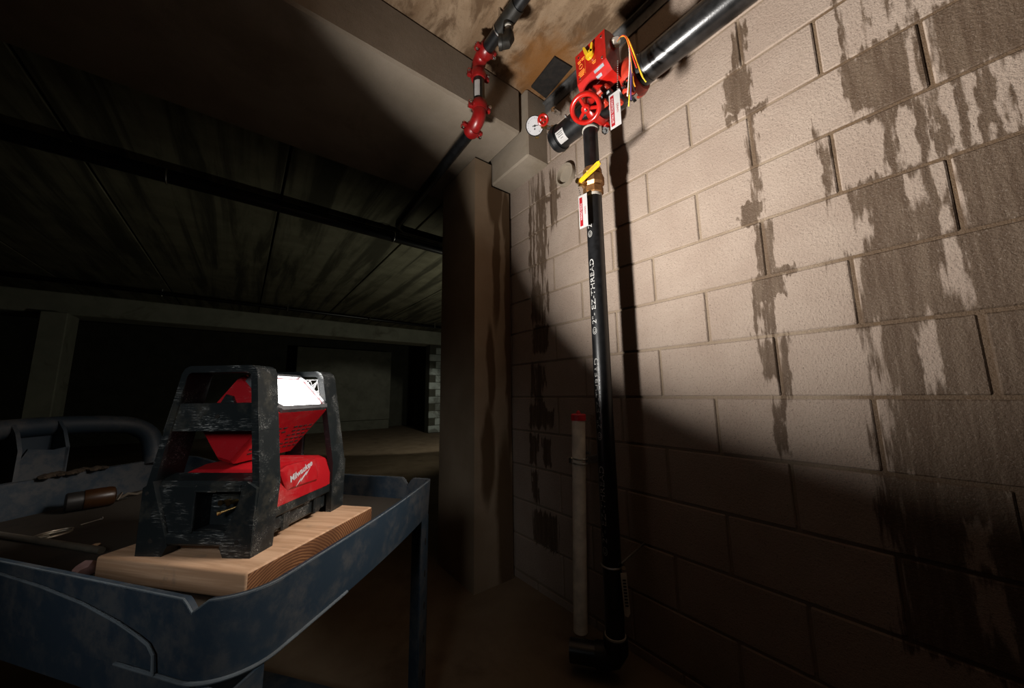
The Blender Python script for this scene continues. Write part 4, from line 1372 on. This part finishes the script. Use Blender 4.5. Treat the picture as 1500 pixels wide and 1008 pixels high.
# carry handle across the front frame
hb_ = B()
hb_.prism([(-0.103, -0.146), (-0.085, -0.141), (0.085, -0.141), (0.103, -0.146), (0.103, -0.100), (-0.103, -0.100)], (0, 0, 0.232), (1, 0, 0), (0, 1, 0), (0, 0, 0.056))
for v in hb_.bm.verts:
    if v.co.z > 0.25:
        v.co.x *= 0.905
        v.co.y += 0.003
hb_.bevel_all(0.004, 40, 2)
cross = lp('carry_handle', hb_, 'black_plastic')
lp('screw_hole', B().cyl((0.006, -0.1415, 0.261), (0.006, -0.13, 0.261), 0.0045, 12), 'dark_gap', cross)
# base housing with power inlet
base = B()
base.b2(-0.098, 0.098, -0.10, 0.150, 0.012, 0.074, 0.004)
base.b2(-0.112, 0.112, -0.10, 0.148, 0.05, 0.074, 0.003)
for y in (-0.05, 0.06):
    base.b2(-0.106, 0.106, y - 0.012, y + 0.012, 0.012, 0.055, 0.003)
house = lp('base_housing', base, 'black_plastic')
lp('side_latch', B().b2(0.098, 0.107, 0.005, 0.03, 0.045, 0.058, 0.002), 'black_plastic', house)
lp('side_plate', B().b2(0.096, 0.103, -0.09, -0.06, 0.02, 0.045, 0.002), 'black_plastic', house)
pn = B()
pn.b2(-0.100, -0.014, -0.149, -0.105, 0.028, 0.128, 0.003)
pn.b2(0.078, 0.100, -0.149, -0.105, 0.028, 0.128, 0.002)
pn.b2(-0.014, 0.078, -0.149, -0.105, 0.116, 0.128, 0.001)
pn.b2(-0.014, 0.078, -0.149, -0.105, 0.028, 0.043, 0.001)
pn.b2(-0.014, 0.078, -0.112, -0.105, 0.043, 0.116)
panel = lp('front_panel', pn, 'black_plastic', label='recessed front panel')
lip = B().prism([(-0.146, 0.0), (-0.110, 0.0), (-0.095, 0.014), (-0.110, 0.018), (-0.14, 0.009)], (-0.104, 0, 0.126), (0, 1, 0), (0, 0, 1), (0.208, 0, 0))
lp('top_ledge', lip.bevel_all(0.002, 40, 1), 'black_plastic')
lp('bottom_bar', B().b2(-0.075, 0.075, -0.156, -0.118, 0.018, 0.040, 0.005), 'black_plastic')
lp('skid_strip', B().b2(-0.055, 0.058, -0.130, -0.1, 0.004, 0.017, 0.002), 'tool_amber', label='dull brown strip under the front panel')
for x in (0.025, 0.041):
    lp('inlet_pin', B().cyl((x, -0.111, 0.089), (x, -0.133, 0.091), 0.0042, 12).cyl((x, -0.1320, 0.091), (x, -0.1335, 0.091), 0.0055, 14), 'brass', panel, 'brass contact pin')
lp('inlet_pin', B().cyl((0.050, -0.113, 0.080), (0.024, -0.134, 0.072), 0.0026, 10).cyl((0.026, -0.132, 0.0728), (0.022, -0.1355, 0.0715), 0.0045, 10), 'brass', panel, 'long brass earth pin')
lp('inlet_cover', B().b2(-0.016, -0.012, -0.152, -0.145, 0.040, 0.119, 0.0015).b2(-0.016, 0.03, -0.152, -0.145, 0.1155, 0.119, 0.0012), 'black_plastic', panel)
# red lower body with a raised logo pad
rb = B()
secs = []
prof = [(-0.112, 0.070), (-0.112, 0.100), (-0.098, 0.146), (-0.084, 0.152), (0.084, 0.152), (0.098, 0.146), (0.112, 0.100), (0.112, 0.070)]
for y, k, dz in ((-0.104, 0.93, -0.022), (-0.088, 1.0, -0.006), (-0.06, 1.0, 0.0), (0.05, 1.0, 0.0), (0.085, 1.0, -0.006), (0.148, 0.97, -0.026)):
    secs.append([rb.bm.verts.new((x * k, y, z + (dz if z > 0.11 else 0))) for x, z in prof])
rb.skin(secs)
body = lp('lower_body', rb.bevel_all(0.002, 25, 1), 'red_plastic')
pad = B()
o_ = [(-0.064, 0.096), (0.040, 0.092), (0.046, 0.100), (0.034, 0.148), (-0.070, 0.150), (-0.092, 0.143)]
inn = [(-0.056, 0.102), (0.030, 0.099), (0.034, 0.104), (0.026, 0.142), (-0.066, 0.144), (-0.078, 0.139)]
r0 = [pad.bm.verts.new((0.104, y, z)) for y, z in o_]
r1 = [pad.bm.verts.new((0.1115, y, z)) for y, z in o_]
r2 = [pad.bm.verts.new((0.1185 - (z - 0.10) * 0.10, y, z)) for y, z in inn]
pad.skin([r0, r1, r2])
padp = lp('logo_pad', pad.bevel_all(0.001, 20, 1), 'red_plastic', body)
ca, sa_ = math.cos(math.radians(17)), math.sin(math.radians(17))
lg_o = Vector((0.1194 - 0.0022, -0.062, 0.1125))
ux, uy = Vector((-0.1 * sa_, ca, sa_)), Vector((-0.1 * ca, -sa_, ca))
lgb = letters('Milwaukee', 0.0185, lg_o + Vector((0.0006, 0, 0)), ux, uy, shear=0.18, bold=0.0005)
bolt = [(0.012, -0.014), (0.034, -0.004), (0.031, -0.008), (0.056, 0.000), (0.053, -0.004), (0.076, 0.004), (0.050, -0.0085), (0.053, -0.0045), (0.030, -0.0125), (0.033, -0.0085)]
lgb.prism([(x, y - 0.003) for x, y in bolt], lg_o + Vector((0.0006, 0, 0)), ux, uy, (0.0003, 0, 0))
lp('logo', lgb, 'print_white', padp, 'white logo lettering', smooth=0)
# tilting head
T, Rr, Bt, Bt2, Lf = (0.012, 0.349), (0.096, 0.264), (0.004, 0.157), (-0.030, 0.166), (-0.082, 0.248)
hd_ = B()
prof_ = [T, Rr, (0.090, 0.256), Bt, Bt2, (-0.080, 0.236), Lf, (0.002, 0.347)]
cx_ = (0.008, 0.25)
secs = []
for y, k in ((-0.098, 0.90), (-0.088, 1.0), (0.088, 1.0), (0.098, 0.92)):
    secs.append([hd_.bm.verts.new((cx_[0] + (x - cx_[0]) * k, y, cx_[1] + (z - cx_[1]) * k)) for x, z in prof_])
hd_.skin(secs)
head = lp('head', hd_.bevel_all(0.003, 25, 2), 'red_plastic')
U = Vector((Rr[0] - T[0], 0, Rr[1] - T[1]))
wl = U.length
U.normalize()
Nn = Vector((-U.z, 0, U.x))
if Nn.x < 0:
    Nn = -Nn
Tc = Vector((T[0], 0, T[1]))


def octo(u0, u1, y0, y1, c):
    return [(u0 + c, y0), (u1 - c, y0), (u1, y0 + c), (u1, y1 - c), (u1 - c, y1), (u0 + c, y1), (u0, y1 - c), (u0, y0 + c)]


bz = B()
o8 = octo(0.0, wl, -0.096, 0.096, 0.016)
i8 = octo(0.010, wl - 0.010, -0.086, 0.086, 0.012)
rr = []
for poly, n_ in ((o8, -0.004), (o8, 0.010), (i8, 0.012), (i8, -0.002)):
    rr.append([bz.bm.verts.new(Tc + U * a + Vector((0, 1, 0)) * b_ + Nn * n_) for a, b_ in poly])
bz.skin(rr, cap=False)
bz.bm.faces.new(rr[0][::-1])
lp('bezel', bz, 'bezel', head, 'silver grey lens frame', smooth=20)
led = B().prism(octo(0.014, wl - 0.014, -0.080, 0.080, 0.010), Tc + Nn * 0.002, U, Vector((0, 1, 0)), Nn * 0.003)
lp('light_panel', led, 'led_light', head, 'glowing white light panel', smooth=0)
vn = B()
e1 = Vector((Bt[0] - 0.090, 0, Bt[1] - 0.256)).normalized()
nv_ = Vector((-e1.z, 0, e1.x))
if nv_.x < 0:
    nv_ = -nv_
p0 = Vector((0.090, 0, 0.256))
for r_ in range(6):
    for c_ in range(9):
        y = -0.072 + 0.018 * c_ + (0.006 if r_ % 2 else 0)
        if y > 0.08 or c_ in (4,):
            continue
        u_ = 0.040 + 0.0135 * r_
        vn.prism([(-0.006, -0.0018), (0.006, -0.0018), (0.006, 0.0018), (-0.006, 0.0018)], p0 + e1 * u_ + Vector((0, y, 0)) + nv_ * 0.0002, (0, 1, 0), e1, nv_ * 0.0005)
lp('vent', vn, 'dark_gap', head, 'rows of dark vent slots', smooth=0)['kind'] = 'stuff'
lp('pivot', B().cyl((0.008, -0.112, 0.258), (0.008, -0.094, 0.256), 0.022, 20), 'black_plastic')
lp('pivot_bracket', B().b2(-0.02, 0.03, 0.098, 0.108, 0.14, 0.27, 0.003), 'black_plastic')
lp('pivot_knob', B().prism([(-0.016, 0), (0.018, 0), (0.010, 0.016), (-0.004, 0.02)], (-0.01, -0.104, 0.286), (1, 0, 0), (0, 0, 1), (0, 0.02, 0)), 'black_plastic')
# moulded web in the rear frame corner, coloured pale for the lamplight on it
web = B()
yw = 0.157 - 0.05 * 0.33 - 0.054


def rib(a, b_):
    web.tube([(a[0], yw, a[1]), (b_[0], yw, b_[1])], 0.0013, 6)


top = [(-0.02 + 0.022 * i, 0.3435) for i in range(5)]
low = [(-0.010 + 0.022 * i, 0.322) for i in range(4)]
for i in range(4):
    rib(top[i], low[i])
    rib(low[i], top[i + 1])
rib((-0.012, 0.3435), (0.070, 0.3435))
rib((-0.010, 0.322), (0.046, 0.322))
rib((0.046, 0.322), (0.053, 0.307))
sidei = [(0.068, 0.340), (0.0735, 0.315), (0.0775, 0.29), (0.081, 0.265)]
sideo = [(0.053, 0.307), (0.054, 0.285), (0.056, 0.262)]
for i in range(3):
    rib(sidei[i], sideo[i])
    if i < 3:
        rib(sideo[i], sidei[i + 1])
rib(sideo[0], sideo[2])
rib(sidei[0], sidei[3])
rib((0.046, 0.322), (0.068, 0.340))
lp('corner_web', web, 'web_lit', rear, 'triangular web of ribs coloured pale as if lit')

# the lamp's own light: a wide cone leaving the lens
lc = Tc + U * wl / 2 + Nn * 0.016
Mz = Matrix.Translation(LO) @ Matrix.Rotation(LR, 4, 'Z')
lw = Mz @ (lc * S)
dw = (Mz.to_3x3() @ Nn)
beam = lamp('floodlight_beam', 'AREA', (lw.x, lw.y, lw.z), 32.5, (1.0, 0.965, 0.915), aim=dw, shape='RECTANGLE', size=0.09, size_y=0.15, spread=math.radians(112))

# ------------------------------------------------------------------ lift everything so that the floor is at zero
for o in COL.objects:
    if o.parent is None and o.type in ('MESH', 'EMPTY'):
        o.location.z += H
